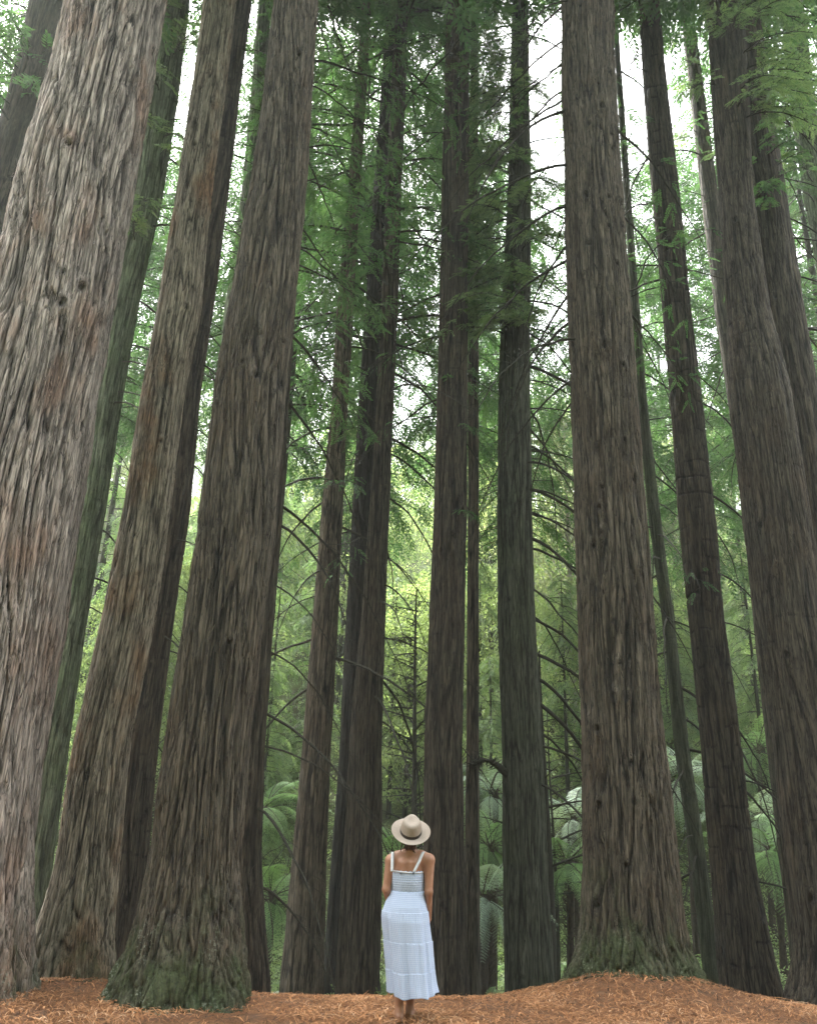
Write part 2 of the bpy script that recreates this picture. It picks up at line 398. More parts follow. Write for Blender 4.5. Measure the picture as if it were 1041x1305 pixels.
# ------------------------------------------------------------------ foreground trunks
class Trunk: pass
def make_trunk(name, d, edges, mat, label, group=None, nth=200, amp=.03, lobes=0., top=30., seed=0, twist=0., rings=0., knots=10,
               moss=.0, lichen=0., mosstop=0., bark_scale=1., dz=.03, category='tree', flakes=0, zoff=-.25, fade_top=True):
    ed = np.array(edges, float); ed = ed[np.argsort(-ed[:, 0])]          # bottom first
    pts = np.array([at((a + b) / 2, y, d) for y, a, b in ed])
    rad = np.array([(b - a) / 2 * mpp(p) for (y, a, b), p in zip(ed, pts)])
    zs = pts[:, 2]
    zb = float(gz(pts[0, 0], d)) + zoff
    ztop_e = zs[-1]
    kz = np.concatenate([[min(zb, zs[0] - .02)], zs, [max(top, ztop_e + 6)]])
    sl = (pts[-1] - pts[-3 if len(pts) > 3 else 0]) / (zs[-1] - zs[-3 if len(pts) > 3 else 0])
    kx = np.concatenate([[pts[0, 0]], pts[:, 0], [pts[-1, 0] + sl[0] * (kz[-1] - ztop_e)]])
    kr = np.concatenate([[rad[0] * (1.1 if lobes else 1.02)], rad, [rad[-1] * .3]])
    zz = np.concatenate([np.arange(kz[0], ztop_e + .6, dz), np.linspace(ztop_e + .7, kz[-1], 40)])
    def smooth(vals):
        base = np.interp(zz, kz, vals); k = max(3, int(.5 / dz) | 1)
        pad = np.pad(base, k // 2, mode='reflect', reflect_type='odd'); return np.convolve(pad, np.ones(k) / k, 'valid')
    cx, rr = smooth(kx), smooth(kr)
    rng = np.random.default_rng(seed + 100)
    th = np.linspace(0, 2 * np.pi, nth, endpoint=False)
    TH, ZZ = np.meshgrid(th, zz); RR = rr[:, None] + 0 * TH
    o = seed * 13.7
    # shared bark field: braided, vertically drawn-out ridges
    tw = TH + twist * ZZ + .25 * perlin(np.cos(TH) * 1.2 + o, np.sin(TH) * 1.2, ZZ * .35)
    arcx, arcy = np.cos(tw) * RR, np.sin(tw) * RR
    s = 12.5 / bark_scale
    wx = .30 * perlin(arcx * 2.2 + o, arcy * 2.2, ZZ * .9)
    n1 = perlin((arcx + wx * .06) * s + o, (arcy + wx * .06) * s, ZZ * s * .045 + wx)
    n2 = perlin(arcx * s * 2.1 + o, arcy * s * 2.1 + 5, ZZ * s * .15 + 3 * wx)
    n3 = perlin(arcx * s * 4.6, arcy * s * 4.6 + o, ZZ * s * .42)
    r1 = 1 - np.abs(n1) * 2.1; f1 = sstep(.0, .22, np.abs(n1)); f2 = sstep(0, .24, np.abs(n2))
    steps = perlin(arcx * s * 1.1 + 9, arcy * s * 1.1, ZZ * 1.6 + o)     # plates breaking across
    h = .52 * f1 + .32 * f2 + .22 * (n3 * .5 + .5) + .2 * steps - .06
    if rings:
        lv = ZZ * 3.3 + .25 * perlin(arcx * 3, arcy * 3, ZZ * .6) + o
        rg = np.exp(-((lv - np.round(lv)) / .055) ** 2) * sstep(-.05, .35, perlin(arcx * 4.2 + 31, arcy * 4.2, np.round(lv) * 3.17))
        h = h - rings * rg
    ridge = np.clip(h * 1.25 - .22, 0, 1)
    big = .05 * perlin(np.cos(TH) * 1.6 + o, np.sin(TH) * 1.6, ZZ * .22) + .03 * perlin(np.cos(TH) * 3 + o, np.sin(TH) * 3, ZZ * .7)
    R = RR * (1 + big) + amp * 1.25 * (h - .6)
    for k in range(knots):
        kt = rng.uniform(0, 2 * np.pi) if k % 2 else rng.uniform(-2.6, -.5)
        kzv = rng.uniform(zs[0] + .5, ztop_e)
        kr_ = rng.uniform(.04, .1) * (1 if rr.mean() > .35 else .65)
        da = (np.angle(np.exp(1j * (TH - kt)))) * RR; db = (ZZ - kzv) * .75
        d2 = (da ** 2 + db ** 2) / kr_ ** 2
        R = R + np.exp(-d2) * .045 * (kr_ / .08) - np.exp(-d2 * 5) * .09 * (kr_ / .08)
        ridge = ridge * (1 - .85 * np.exp(-d2 * 2.5))
    hb = ZZ - float(gz(pts[0, 0], d))
    if lobes:
        lob = np.cos(TH * 3 + rng.uniform(0, 6)) * .5 + np.cos(TH * 5 + rng.uniform(0, 6)) * .35 + 1.2 * perlin(np.cos(TH) * 2.2 + o, np.sin(TH) * 2.2, ZZ * .5)
        R = R + RR * lobes * np.exp(-np.maximum(hb, 0) / .45) * lob
        wr = perlin(np.cos(TH) * 7 + o, np.sin(TH) * 7, ZZ * 5) ; R = R + .05 * wr * np.exp(-np.maximum(hb - .0, 0) / .45)
    mossf = np.zeros_like(R)
    mn = perlin(arcx * 3 + 2, arcy * 3, ZZ * 1.6 + o) * .5 + .25 * perlin(arcx * 11, arcy * 11, ZZ * 6)
    if moss: mossf = np.clip(moss * (sstep(.75, .0, hb) * .7 + .9 * sstep(1.5, .1, hb) * sstep(-.05, .3, mn + .2 * (ridge - .4)) + .35 * sstep(2.6, .6, hb) * sstep(.1, .5, mn)), 0, .85)
    if mosstop: mossf = np.maximum(mossf, np.clip(mosstop * (.62 + mn * .9), 0, .85))
    lich = lichen * sstep(1.0, .2, hb) * sstep(.0, .4, perlin(arcx * 2.3 + 4, arcy * 2.3, ZZ * 2))
    yl = np.zeros_like(zz)
    vx = cx[:, None] + R * np.cos(TH); vy = d + R * np.sin(TH)
    v = np.stack([vx, vy, ZZ], -1).reshape(-1, 3)
    nr = len(zz); i = np.arange(nr - 1)[:, None] * nth; j = np.arange(nth)[None, :]; j2 = (j + 1) % nth
    qd = np.stack([i + j, i + j2, i + nth + j2, i + nth + j], -1).reshape(-1, 4)
    base = np.array([pts[0, 0], d, float(gz(pts[0, 0], d))])
    root = thing(name, base, label, category, group)
    flakes = int(flakes * .7)
    if flakes:
        fz = rng.integers(int(nr * .03), int(min(nr - 45, (ztop_e - kz[0]) / dz)), flakes); ft = (rng.uniform(-3.2, .1, flakes) / (2 * np.pi) * nth).astype(int) % nth
        fl = rng.gamma(3, .06, flakes) + .06; fw = rng.uniform(.004, .012, flakes) * (1.2 if amp > .04 else .8); lift = rng.uniform(.008, .035, flakes) * (amp / .05); up_ = rng.random(flakes) < .35
        FV = []; FT = []
        tht = th[ft]; rad_ = np.stack([np.cos(tht), np.sin(tht), 0 * tht], -1); tan_ = np.stack([-np.sin(tht), np.cos(tht), 0 * tht], -1)
        lean_ = rng.normal(0, .14, flakes) - twist * rr[fz]
        for t_, w_ in ((0, .45), (.45, 1.), (1., .25)):
            zi_ = np.clip(fz + (fl * t_ / dz).astype(int), 0, nr - 1)
            pc_ = np.stack([cx[zi_], d + 0 * tht, zz[zi_]], -1) + rad_ * (R[zi_, ft] + .004 + lift * np.where(up_, t_, 1 - t_) ** 1.5)[:, None] + tan_ * (lean_ * fl * t_)[:, None]
            FV += [pc_ - tan_ * (fw * w_)[:, None], pc_ + tan_ * (fw * w_)[:, None]]
        FV = np.stack(FV, 1).reshape(-1, 3); fb = np.arange(flakes)[:, None] * 6 + len(v)
        qd = np.concatenate([qd, fb + np.array([0, 1, 3, 2]), fb + np.array([2, 3, 5, 4])]); v = np.concatenate([v, FV])
        ridge = np.concatenate([ridge.ravel(), np.repeat(rng.uniform(.15, .8, flakes), 6)]); mossf = np.concatenate([mossf.ravel(), np.repeat(mossf[fz, ft] * .7, 6)]); lich = np.concatenate([lich.ravel(), np.zeros(flakes * 6)])
    tr = link('trunk', make_mesh('trunk', v - base, qd, [BARK[mat]], smooth=True,
              attrs={'ridge': ridge.ravel(), 'moss': mossf.ravel(), 'lichen': lich.ravel()}), root)
    T = Trunk(); T.root = root; T.base = base; T.cx = lambda z: float(np.interp(z, zz, cx)); T.r = lambda z: float(np.interp(z, zz, rr)); T.d = d
    T.z = lambda y: float(np.interp(-y, -ed[:, 0], zs)) if y >= ed[-1, 0] else float(ztop_e + (ed[-1, 0] - y) / 100. * 2)
    return T

def limb(T, z, az, me, scale, tilt=0.0):
    r = T.r(z) * .88
    p = np.array([T.cx(z) + r * math.cos(az), T.d + r * math.sin(az), z]) - T.base
    add_branch(T.root, me, p, az, scale, tilt)
def limbs(T, kind, n, y0, y1, az0=-math.pi, az1=math.pi, s0=.8, s1=1.2, tilt=0.0, tv=.15):
    for k in range(n):
        z = T.z(y0 + (y1 - y0) * (k + rnd.random()) / n)
        limb(T, z, rnd.uniform(az0, az1), rnd.choice(kind), rnd.uniform(s0, s1), (.38 if kind is DEAD else .15 if kind is SPARSE else tilt) + rnd.uniform(-tv, tv) * 1.6)
D2R = math.radians
A_R, A_L, A_F, A_B = 0, math.pi, -math.pi / 2, math.pi / 2

TT = {}
TT['t1'] = make_trunk('redwood_tree', 17.0, [(420, -75, -22), (330, -45, 2), (300, -38, 8), (200, -8, 37), (100, 20, 60), (0, 42, 83)], 'dark',
    'slim dark redwood crossing the top corner beyond the pinkish trunk', nth=120, amp=.022, seed=1, dz=.05, rings=.2)
TT['t2'] = make_trunk('redwood_tree', 8.6, [(1262, -190, 38), (1200, -178, 33), (1100, -160, 32), (950, -140, 48), (800, -112, 70), (650, -78, 95), (500, -38, 119), (380, 0, 142), (250, 28, 163), (100, 71, 190), (0, 94, 206)], 'pink',
    'widest redwood, pinkish grey stringy bark, cut off by the picture edge', nth=560, amp=.062, lobes=.06, seed=2, flakes=1500, dz=.016, moss=.35, lichen=.6, knots=16, bark_scale=1.25, twist=.03)
TT['t3'] = make_trunk('redwood_tree', 12.5, [(1262, -5, 55), (1200, 2, 56), (1100, 12, 65), (950, 33, 86), (800, 60, 108), (650, 87, 134), (500, 112, 156), (375, 140, 178), (250, 169, 207), (125, 190, 226), (0, 203, 240)], 'mossy',
    'moss tinted redwood squeezed between the pinkish trunk and the tan one', nth=150, amp=.025, seed=3, dz=.035, mosstop=.35, rings=.25)
TT['t4'] = make_trunk('redwood_tree', 9.9, [(1262, 28, 152), (1235, 36, 148), (1200, 48, 144), (1100, 75, 151), (950, 97, 164), (800, 131, 195), (650, 160, 217), (500, 183, 233), (400, 202, 254), (250, 226, 268), (125, 245, 285), (0, 262, 300)], 'tan',
    'tan redwood with rusty orange lower bark and a mossy flared foot', nth=330, amp=.032, lobes=.04, seed=4, flakes=900, dz=.022, moss=.45, knots=34, bark_scale=.85)
TT['t5'] = make_trunk('redwood_tree', 10.9, [(1262, 132, 172), (1200, 138, 174), (1100, 145, 187), (950, 158, 201), (800, 178, 220), (650, 202, 242), (500, 217, 255), (400, 234, 270), (250, 257, 290), (125, 277, 305), (0, 294, 320)], 'dark',
    'narrow redwood pressed against the side of the tan trunk', nth=190, amp=.025, seed=5, flakes=300, dz=.03, rings=.3, knots=36)
TT['t5b'] = make_trunk('redwood_tree', 14.5, [(1262, 235, 275), (900, 250, 286), (500, 277, 304), (400, 286, 311), (250, 308, 328), (125, 320, 338), (0, 330, 346)], 'mossy',
    'thin greenish redwood rising behind the tall diagonally furrowed trunk', nth=100, amp=.018, seed=6, dz=.05, mosstop=.3)
TT['t6'] = make_trunk('redwood_tree', 8.75, [(1285, 140, 322), (1255, 148, 318), (1200, 172, 311), (1100, 195, 305), (950, 213, 316), (800, 237, 333), (650, 258, 350), (500, 276, 362), (400, 294, 372), (250, 320, 388), (125, 337, 396), (0, 351, 403)], 'brown',
    'big dark redwood with slanting furrows and a green lichened root flare', nth=420, amp=.05, lobes=.13, seed=7, flakes=1500, dz=.018, moss=.7, lichen=1.0, knots=14, twist=.10, bark_scale=1.05)
TT['t7'] = make_trunk('redwood_tree', 11.5, [(1262, 312, 346), (1180, 308, 338), (1100, 303, 333), (950, 310, 338), (800, 321, 348), (650, 336, 360), (500, 348, 369), (250, 368, 385), (0, 388, 402)], 'dark',
    'slim dark redwood showing only a strip beside the furrowed trunk', nth=110, amp=.02, seed=8, dz=.045)
TT['t8'] = make_trunk('redwood_tree', 14.0, [(1290, 355, 414), (1250, 358, 412), (1100, 372, 416), (950, 386, 421), (800, 398, 430), (650, 410, 437), (500, 424, 444), (400, 429, 450), (250, 443, 458), (100, 455, 468), (0, 462, 473)], 'brown',
    'slender smooth redwood standing alone between furrowed trunk and dark pair', nth=150, amp=.02, seed=9, dz=.035, rings=.15, bark_scale=.8)
TT['t9b'] = make_trunk('redwood_tree', 14.2, [(1290, 424, 486), (1250, 428, 483), (1100, 438, 486), (950, 446, 486), (800, 460, 491), (600, 475, 498), (400, 486, 506), (250, 492, 511), (100, 500, 517), (0, 505, 520)], 'dark',
    'reddish front redwood of the close pair beside the woman', nth=150, amp=.025, seed=10, dz=.035)
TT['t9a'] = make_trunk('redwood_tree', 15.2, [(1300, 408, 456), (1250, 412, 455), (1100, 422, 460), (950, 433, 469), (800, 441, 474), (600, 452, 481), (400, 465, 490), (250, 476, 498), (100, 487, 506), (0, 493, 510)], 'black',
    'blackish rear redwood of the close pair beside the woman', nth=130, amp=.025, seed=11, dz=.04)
TT['t11'] = make_trunk('redwood_tree', 13.5, [(1295, 541, 602), (1250, 543, 597), (1100, 540, 591), (950, 541, 589), (800, 547, 591), (650, 554, 594), (500, 558, 595), (250, 563, 596), (125, 567, 597), (0, 570, 598)], 'dark',
    'dark straight redwood directly behind the shoulder of the woman', nth=170, amp=.028, seed=12, flakes=300, dz=.032, rings=.2, knots=40)
TT['t12'] = make_trunk('redwood_tree', 15.0, [(1295, 586, 613), (1250, 588, 612), (1100, 592, 611), (950, 594, 610), (650, 596, 610), (500, 596, 610), (250, 597, 609), (100, 599, 609), (0, 601, 610)], 'brown',
    'very thin straight redwood close beside the dark trunk behind the woman', nth=90, amp=.012, seed=13, dz=.05)
TT['t13'] = make_trunk('redwood_tree', 14.0, [(1285, 644, 708), (1250, 644, 706), (1100, 642, 697), (950, 641, 690), (800, 636, 682), (650, 634, 677), (500, 635, 674), (400, 639, 675), (250, 647, 676), (125, 650, 674), (0, 653, 672)], 'green',
    'greenish black redwood fringed with pale sprays high up', nth=170, amp=.026, seed=14, dz=.032, mosstop=.08, moss=.2)
TT['t14'] = make_trunk('redwood_tree', 10.6, [(1262, 722, 900), (1240, 730, 890), (1215, 738, 877), (1180, 742, 869), (1100, 745, 860), (950, 743, 842), (800, 738, 831), (650, 733, 820), (500, 730, 809), (400, 726, 801), (250, 721, 790), (125, 718, 783), (0, 717, 778)], 'brown',
    'big solitary redwood on a litter mound with shaggy flaking bark', nth=420, amp=.05, lobes=.07, seed=15, flakes=1800, dz=.02, moss=.75, lichen=.35, knots=64, bark_scale=1.05)
TT['t15'] = make_trunk('redwood_tree', 14.5, [(1290, 899, 922), (1250, 897, 918), (1100, 880, 900), (950, 859, 877), (800, 845, 859), (650, 825, 840), (500, 812, 823), (300, 798, 807), (100, 785, 792), (0, 779, 785)], 'green',
    'thin mossy leaning stem between the mound redwood and the ringed trunk', nth=80, amp=.012, seed=16, dz=.05, mosstop=.5)
TT['t16'] = make_trunk('redwood_tree', 13.0, [(1290, 925, 1004), (1260, 920, 994), (1200, 915, 979), (1100, 907, 960), (950, 895, 942), (800, 880, 922), (650, 865, 908), (500, 854, 891), (400, 845, 880), (250, 832, 865), (125, 822, 850), (0, 814, 838)], 'dark',
    'straight redwood ringed with short horizontal bark scars from top to foot', nth=180, amp=.028, seed=17, flakes=300, dz=.022, rings=.55, knots=8)
TT['t17'] = make_trunk('redwood_tree', 16.0, [(1280, 1015, 1065), (900, 972, 1006), (600, 942, 970), (400, 912, 937), (250, 894, 914), (125, 880, 897), (0, 866, 880)], 'dark',
    'slim redwood disappearing behind the broad paired trunk near the edge', nth=110, amp=.02, seed=18, dz=.045, rings=.3, mosstop=.15)
TT['t18a'] = make_trunk('redwood_tree', 11.5, [(1290, 995, 1130), (1265, 1008, 1124), (1200, 1014, 1115), (1100, 1003, 1098), (950, 990, 1074), (800, 968, 1050), (650, 949, 1026), (500, 931, 1003), (400, 928, 978), (250, 917, 957), (125, 909, 951), (0, 903, 947)], 'dark',
    'broad brown front redwood of the pair leaning out at the edge', nth=260, amp=.032, seed=19, flakes=700, dz=.025, rings=.25, knots=16)
TT['t18b'] = make_trunk('redwood_tree', 12.6, [(1290, 1095, 1180), (950, 1050, 1120), (650, 1002, 1064), (500, 981, 1038), (400, 966, 1022), (250, 948, 998), (125, 938, 978), (0, 928, 964)], 'dark',
    'darker rear redwood of the pair leaning out at the edge', nth=160, amp=.028, seed=20, dz=.035, knots=10)
TT['t19'] = make_trunk('redwood_tree', 17.0, [(500, 1065, 1096), (300, 1035, 1062), (250, 1025, 1052), (125, 1007, 1035), (0, 995, 1021)], 'mossy',
    'mossy slim redwood in the top corner beyond the leaning pair', nth=100, amp=.02, seed=21, dz=.05, mosstop=.4)

# branches on the foreground redwoods
limbs(TT['t1'], LIVE, 20, 330, -100, s0=.6, s1=1.0)
limbs(TT['t3'], TUFTL, 26, 330, -60, D2R(-160), D2R(-10), .6, 1.2)
limbs(TT['t3'], SPARSE, 9, 520, 0, D2R(-40), D2R(60), .4, .8)
limbs(TT['t3'], DEAD, 6, 800, 420, D2R(-30), D2R(50), .35, .7)
limbs(TT['t5'], DEAD, 14, 950, 60, D2R(-40), D2R(60), .3, .55)
limbs(TT['t5'], SPARSE, 5, 420, 60, D2R(-40), D2R(60), .3, .5)
limbs(TT['t5b'], SPARSE, 10, 400, 0, s0=.35, s1=.6)
limbs(TT['t7'], LIVE, 12, 480, -100, D2R(-50), D2R(90), .5, .9)
limbs(TT['t7'], DEAD, 9, 1150, 500, D2R(-50), D2R(70), .5, .9)
limbs(TT['t8'], LIVE, 34, 430, -150, s0=.6, s1=1.15)
limbs(TT['t8'], DEAD, 12, 900, 420, D2R(120), D2R(400), .5, .95)
limbs(TT['t9a'], LIVE, 30, 400, -150, s0=.6, s1=1.15)
limbs(TT['t9b'], LIVE, 30, 420, -150, s0=.6, s1=1.15)
limbs(TT['t9b'], DEAD, 14, 950, 420, D2R(-80), D2R(80), .5, 1.0)
limbs(TT['t9a'], SPARSE, 10, 720, 380, D2R(90), D2R(270), .4, .8)
limbs(TT['t11'], LIVE, 10, 60, -200, s0=.6, s1=1.1)
limbs(TT['t11'], TUFT, 5, 720, 200, D2R(-150), D2R(-30), .4, .7)
limbs(TT['t11'], SPARSE, 9, 560, 60, D2R(90), D2R(270), .35, .8)
limbs(TT['t12'], SPARSE, 8, 420, 0, s0=.3, s1=.5)
limbs(TT['t13'], TUFTL, 80, 440, 60, D2R(-220), D2R(-70), .7, 1.3)
limbs(TT['t13'], LIVE, 8, 180, -150, D2R(90), D2R(280), .5, .8)
limbs(TT['t13'], DEAD, 20, 1000, 380, D2R(-40), D2R(50), .7, 1.25)
limbs(TT['t13'], SPARSE, 14, 700, -40, D2R(-30), D2R(60), .5, .9)
limbs(TT['t14'], SPARSE, 8, 420, 0, D2R(30), D2R(150), .5, .9)
limbs(TT['t14'], DEAD, 18, 520, -20, D2R(110), D2R(215), .5, .95)
limbs(TT['t15'], DEAD, 22, 1180, 400, s0=.4, s1=.9)
limbs(TT['t15'], SPARSE, 12, 700, 0, s0=.4, s1=.8)
limbs(TT['t16'], DEAD, 9, 420, 0, D2R(60), D2R(250), .4, .8)
limbs(TT['t16'], DEAD, 12, 1180, 450, D2R(-40), D2R(50), .4, .8)
limbs(TT['t16'], SPARSE, 4, 420, 0, D2R(-20), D2R(200), s0=.3, s1=.6)
limbs(TT['t17'], TUFTL, 16, 220, -80, D2R(-200), D2R(0), .7, 1.2)
limbs(TT['t17'], SPARSE, 9, 600, 100, s0=.4, s1=.8)
limbs(TT['t18a'], TUFTL, 34, 170, -80, D2R(-170), D2R(-10), .7, 1.2)
limbs(TT['t18b'], TUFT, 14, 290, 170, D2R(-150), D2R(-60), .5, .9)
limbs(TT['t18b'], DEAD, 14, 480, 0, D2R(-30), D2R(40), .5, .9)
limbs(TT['t19'], TUFTL, 24, 300, -50, D2R(-200), D2R(20), .7, 1.3)
limbs(TT['t19'], LIVE, 10, 300, -150, s0=.5, s1=.9)

# ------------------------------------------------------------------ trees behind
def conifer_crown(seed, H, z0, rmax, leafm, dens=1.0, lscale=1.0, hang=.45):
    rng = np.random.default_rng(seed); mb = MB()
    tpl = [spray(.8, 14, .20 * lscale, .05 * lscale, seed + j, .25) for j in range(3)]
    P = [[], [], []]; D = [[], [], []]
    z = z0
    while z < H:
        f = (z - z0) / (H - z0)
        for k in range(max(1, int(rng.poisson(2.6 * dens)))):
            L = rmax * (1 - f) ** .6 * rng.uniform(.45, 1.1) * (.55 + .45 * min(1, f * 5)) + .35
            a = rng.uniform(0, 2 * np.pi)
            c = arc(L, 8, rng.uniform(.3, .7) * hang * 2, .1, rng, .15)
            c = np.stack([c[:, 0] * math.cos(a) - c[:, 1] * math.sin(a), c[:, 0] * math.sin(a) + c[:, 1] * math.cos(a), c[:, 2] + z], -1)
            tube(mb, c, np.linspace(.03, .006, 8), 3)
            m_ = int(5 + L * 4.2); ts = np.sort(rng.uniform(.18, 1, m_)); bb, dd = samp(c, np.minimum(ts, .999))
            for j in range(m_):
                dv = dd[j] / (np.linalg.norm(dd[j]) + 1e-9); sd = np.array([-dv[1], dv[0], 0]) * (1 if j % 2 else -1)
                dv = dv + sd * rng.uniform(.3, 1.2) + np.array([0, 0, rng.uniform(-.9, .1)])
                w = rng.integers(3); P[w].append(bb[j]); D[w].append(dv)
        z += rng.uniform(.3, .55)
    for w in range(3):
        n = len(P[w]); place(mb, tpl[w], P[w], D[w], np.array([0, 0, 1.]) + rng.normal(0, .35, (n, 3)), rng.uniform(.7, 1.3, n), 1, rng)
    return mb.mesh('crown', [BRANCH_M, leafm])
def broad_crown(seed, H, z0, rmax, leafm, wood, clumps=70, ll=.17):
    rng = np.random.default_rng(seed); mb = MB()
    for k in range(clumps):
        f = rng.random() ** .8; zc = z0 + (H - z0) * f
        rr = rmax * math.sqrt(max(.05, 1 - (2 * f - .9) ** 2 * .8)) * rng.uniform(.25, 1.05); a = rng.uniform(0, 6.283)
        c = np.array([rr * math.cos(a), rr * math.sin(a), zc]); s = rng.uniform(.3, .62)
        b0 = np.array([0, 0, max(z0 * .7, zc - rr * .9)])
        tt = np.linspace(0, 1, 6)[:, None]; lp = b0 * (1 - tt) + c * tt + np.array([0, 0, .25]) * np.sin(tt * 3.1) + rng.normal(0, .06, (6, 3))
        tube(mb, lp, np.linspace(.028, .006, 6), 4)
        n = int(120 * s / .45); p = c + rng.normal(0, 1, (n, 3)) * np.array([s, s, s * .3])
        d = rng.normal(0, 1, (n, 3)) + np.array([0, 0, -.6]); d /= np.linalg.norm(d, axis=1)[:, None]
        sd = np.cross(d, rng.normal(0, 1, (n, 3))); sd /= np.linalg.norm(sd, axis=1)[:, None]
        v, qq = leaf_quads(p, d, sd, ll * rng.uniform(.7, 1.4, n), ll * .42 * rng.uniform(.7, 1.3, n))
        mb.add(v, qq, 1, np.repeat(np.clip(rng.uniform(.05, .6) + rng.normal(0, .1, n), 0, 1), 4))
    return mb.mesh('crown', [wood, leafm])
def pole_mesh(H, r0, bend, seed, mat, n=9):
    rng = np.random.default_rng(seed); t = np.linspace(0, 1, 24)
    p = np.stack([np.cumsum(rng.normal(0, bend, 24)) * H / 24, np.cumsum(rng.normal(0, bend, 24)) * H / 24, t * H - .4], -1); p[:, :2] -= p[0, :2]
    mb = MB(); tube(mb, p, r0 * (1 - t) ** .75 + .015 + r0 * .35 * np.exp(-t * 40), n)
    return mb.mesh('trunk', [mat])

def stand(name, x, y, trunk, crown, label, cat, group, s=1.0, rz=None):
    root = thing(name, (x, y, gz(x, y)), label, cat, group)
    root.rotation_euler.z = rnd.uniform(0, 6.28) if rz is None else rz; root.scale = (s, s, s * rnd.uniform(.92, 1.1))
    if trunk: link('trunk', trunk, root)
    if crown: link('crown', crown, root)
    return root

# slender dark-crowned redwoods close behind the big trunks
MIDC = [conifer_crown(200 + i, 30, 12.5 + i, 3.7, LEAF_DARK, 1.25, 1.05, .6) for i in range(4)]
MIDT = [pole_mesh(30, .21, .003, 30 + i, BRANCH_M) for i in range(2)]
mids = [(-30, 24), (84, 23), (164, 30), (280, 22), (300, 27), (340, 21), (414, 26), (460, 20), (472, 25), (570, 29), (572, 21), (603, 32), (660, 23), (662, 34),
        (785, 22), (795, 30), (902, 23), (1000, 29), (1005, 20), (1075, 26), (1110, 22), (-110, 27), (1180, 29), (-150, 22), (-235, 26), (-195, 19), (1150, 24), (1260, 28), (902, 31), (1045, 33), (164, 36), (84, 30)]
for i, (px, d) in enumerate(mids):
    x = float(at(px, 800, d)[0])
    stand('slender_redwood', x, d, MIDT[i % 2], MIDC[i % 4], 'slender redwood half hidden behind the big trunks, dark green crown up high', 'tree', 'slender redwoods behind the big trunks', rnd.uniform(.9, 1.15))

# slope beyond the gully
SLC = [conifer_crown(300 + i, 19, 2.0, 3.4, LEAF_MID, 1.0, 1.15, .6) for i in range(4)]
SLT = [pole_mesh(19, .17, .004, 60 + i, BRANCH_M) for i in range(2)]
BRC = [broad_crown(400 + i, 11, 1.2, 3.4, LEAF_YEL, BRANCH_M, 130, .17) for i in range(3)]
PLC = [broad_crown(450 + i, 16, 4.5, 3.6, LEAF_PALE, PALE_BARK, 130, .2) for i in range(2)]
BRT = [pole_mesh(9, .11, .012, 70 + i, BRANCH_M) for i in range(2)]
PLT = [pole_mesh(15, .17, .008, 80 + i, PALE_BARK) for i in range(2)]
n_sl = 0
for d in (33, 38, 44, 52, 61, 72):
    half = d * .60 + 5; stepx = 5.6 + d * .02
    x = -half + rnd.uniform(0, 2)
    while x < half:
        xx, yy = x + rnd.uniform(-1.6, 1.6), d + rnd.uniform(-3, 3)
        k = rnd.random()
        if k < .58: stand('slope_conifer', xx, yy, rnd.choice(SLT), rnd.choice(SLC), 'feathery mid green conifer on the far slope behind the trunks', 'tree', 'conifers on the far slope', rnd.uniform(.8, 1.35) * (.6 if d < 35 else 1))
        elif k < .78: stand('slope_broadleaf_tree', xx, yy, rnd.choice(BRT), rnd.choice(BRC), 'yellow green leafy tree on the far slope behind the trunks', 'tree', 'leafy trees on the far slope', rnd.uniform(.9, 1.5) * (.55 if d < 35 else 1))
        else: stand('slope_pale_tree', xx, yy, rnd.choice(PLT), rnd.choice(PLC), 'pale greyish tree with a light stem on the far slope', 'tree', 'pale trees on the far slope', rnd.uniform(.8, 1.2))
        x += stepx * rnd.uniform(.75, 1.25); n_sl += 1
# nearer bright understorey
for px, d, s in ((150, 29, .7), (520, 30, .8), (715, 31, .75), (850, 33, .75), (250, 31, .9), (1060, 31, .8)):
    stand('understorey_tree', float(at(px, 900, d)[0]), d, rnd.choice(BRT), rnd.choice(BRC), 'low yellow green understorey tree at the foot of the slope', 'tree', 'understorey trees in the gully', s)

for px, d, sc_ in ((345, 29, .5), (392, 31, .55), (612, 30, .5), (868, 30, .5), (965, 30, .55), (145, 30, .55), (720, 29, .5), (500, 31, .5), (1010, 28, .45), (625, 27, .4), (345, 26, .38)):
    stand('slope_conifer', float(at(px, 900, d)[0]), d, rnd.choice(SLT), rnd.choice(SLC), 'feathery mid green conifer on the far slope behind the trunks', 'tree', 'conifers on the far slope', sc_)

# undergrowth: continuous low leaf cover on gully and slope
rng = np.random.default_rng(91); mb = MB()
n = 150000
yy = 14.0 + 65 * rng.random(n) ** 1.9; xx = (rng.random(n) * 2 - 1) * (yy * .62 + 4)
keep = (perlin(xx * .25, yy * .25, 1.7) + rng.normal(0, .25, n)) > -.4; xx, yy = xx[keep], yy[keep]; n = len(xx)
clump = np.clip(perlin(xx * .33 + 9, yy * .33, 4.4) + .45, 0, 1.2)
hgt = rng.random(n) ** .6 * (.15 + (.35 + .035 * yy) * clump ** 1.5) * np.clip((yy - 11) / 8, .25, 1)
p = np.stack([xx, yy, gz(xx, yy) + hgt], -1)
tplu = [spray(.7, 8, .22, .07, 500 + j, .3) for j in range(3)]
for w in range(3):
    s = slice(w, None, 3); k = len(p[s]); d = rng.normal(0, 1, (k, 3)); d[:, 2] = rng.uniform(-.3, .5, k)
    place(mb, tplu[w], p[s], d, np.array([0, 0, 1.]) + rng.normal(0, .4, (k, 3)), rng.uniform(.5, 1.0, k) * np.clip(yy[s] / 35, .45, 1.5), 0, rng, .0, .6)
u = mb.build('undergrowth', [LEAF_UND]); tag(u, 'tangled green undergrowth covering the gully and far slope', kind='stuff')

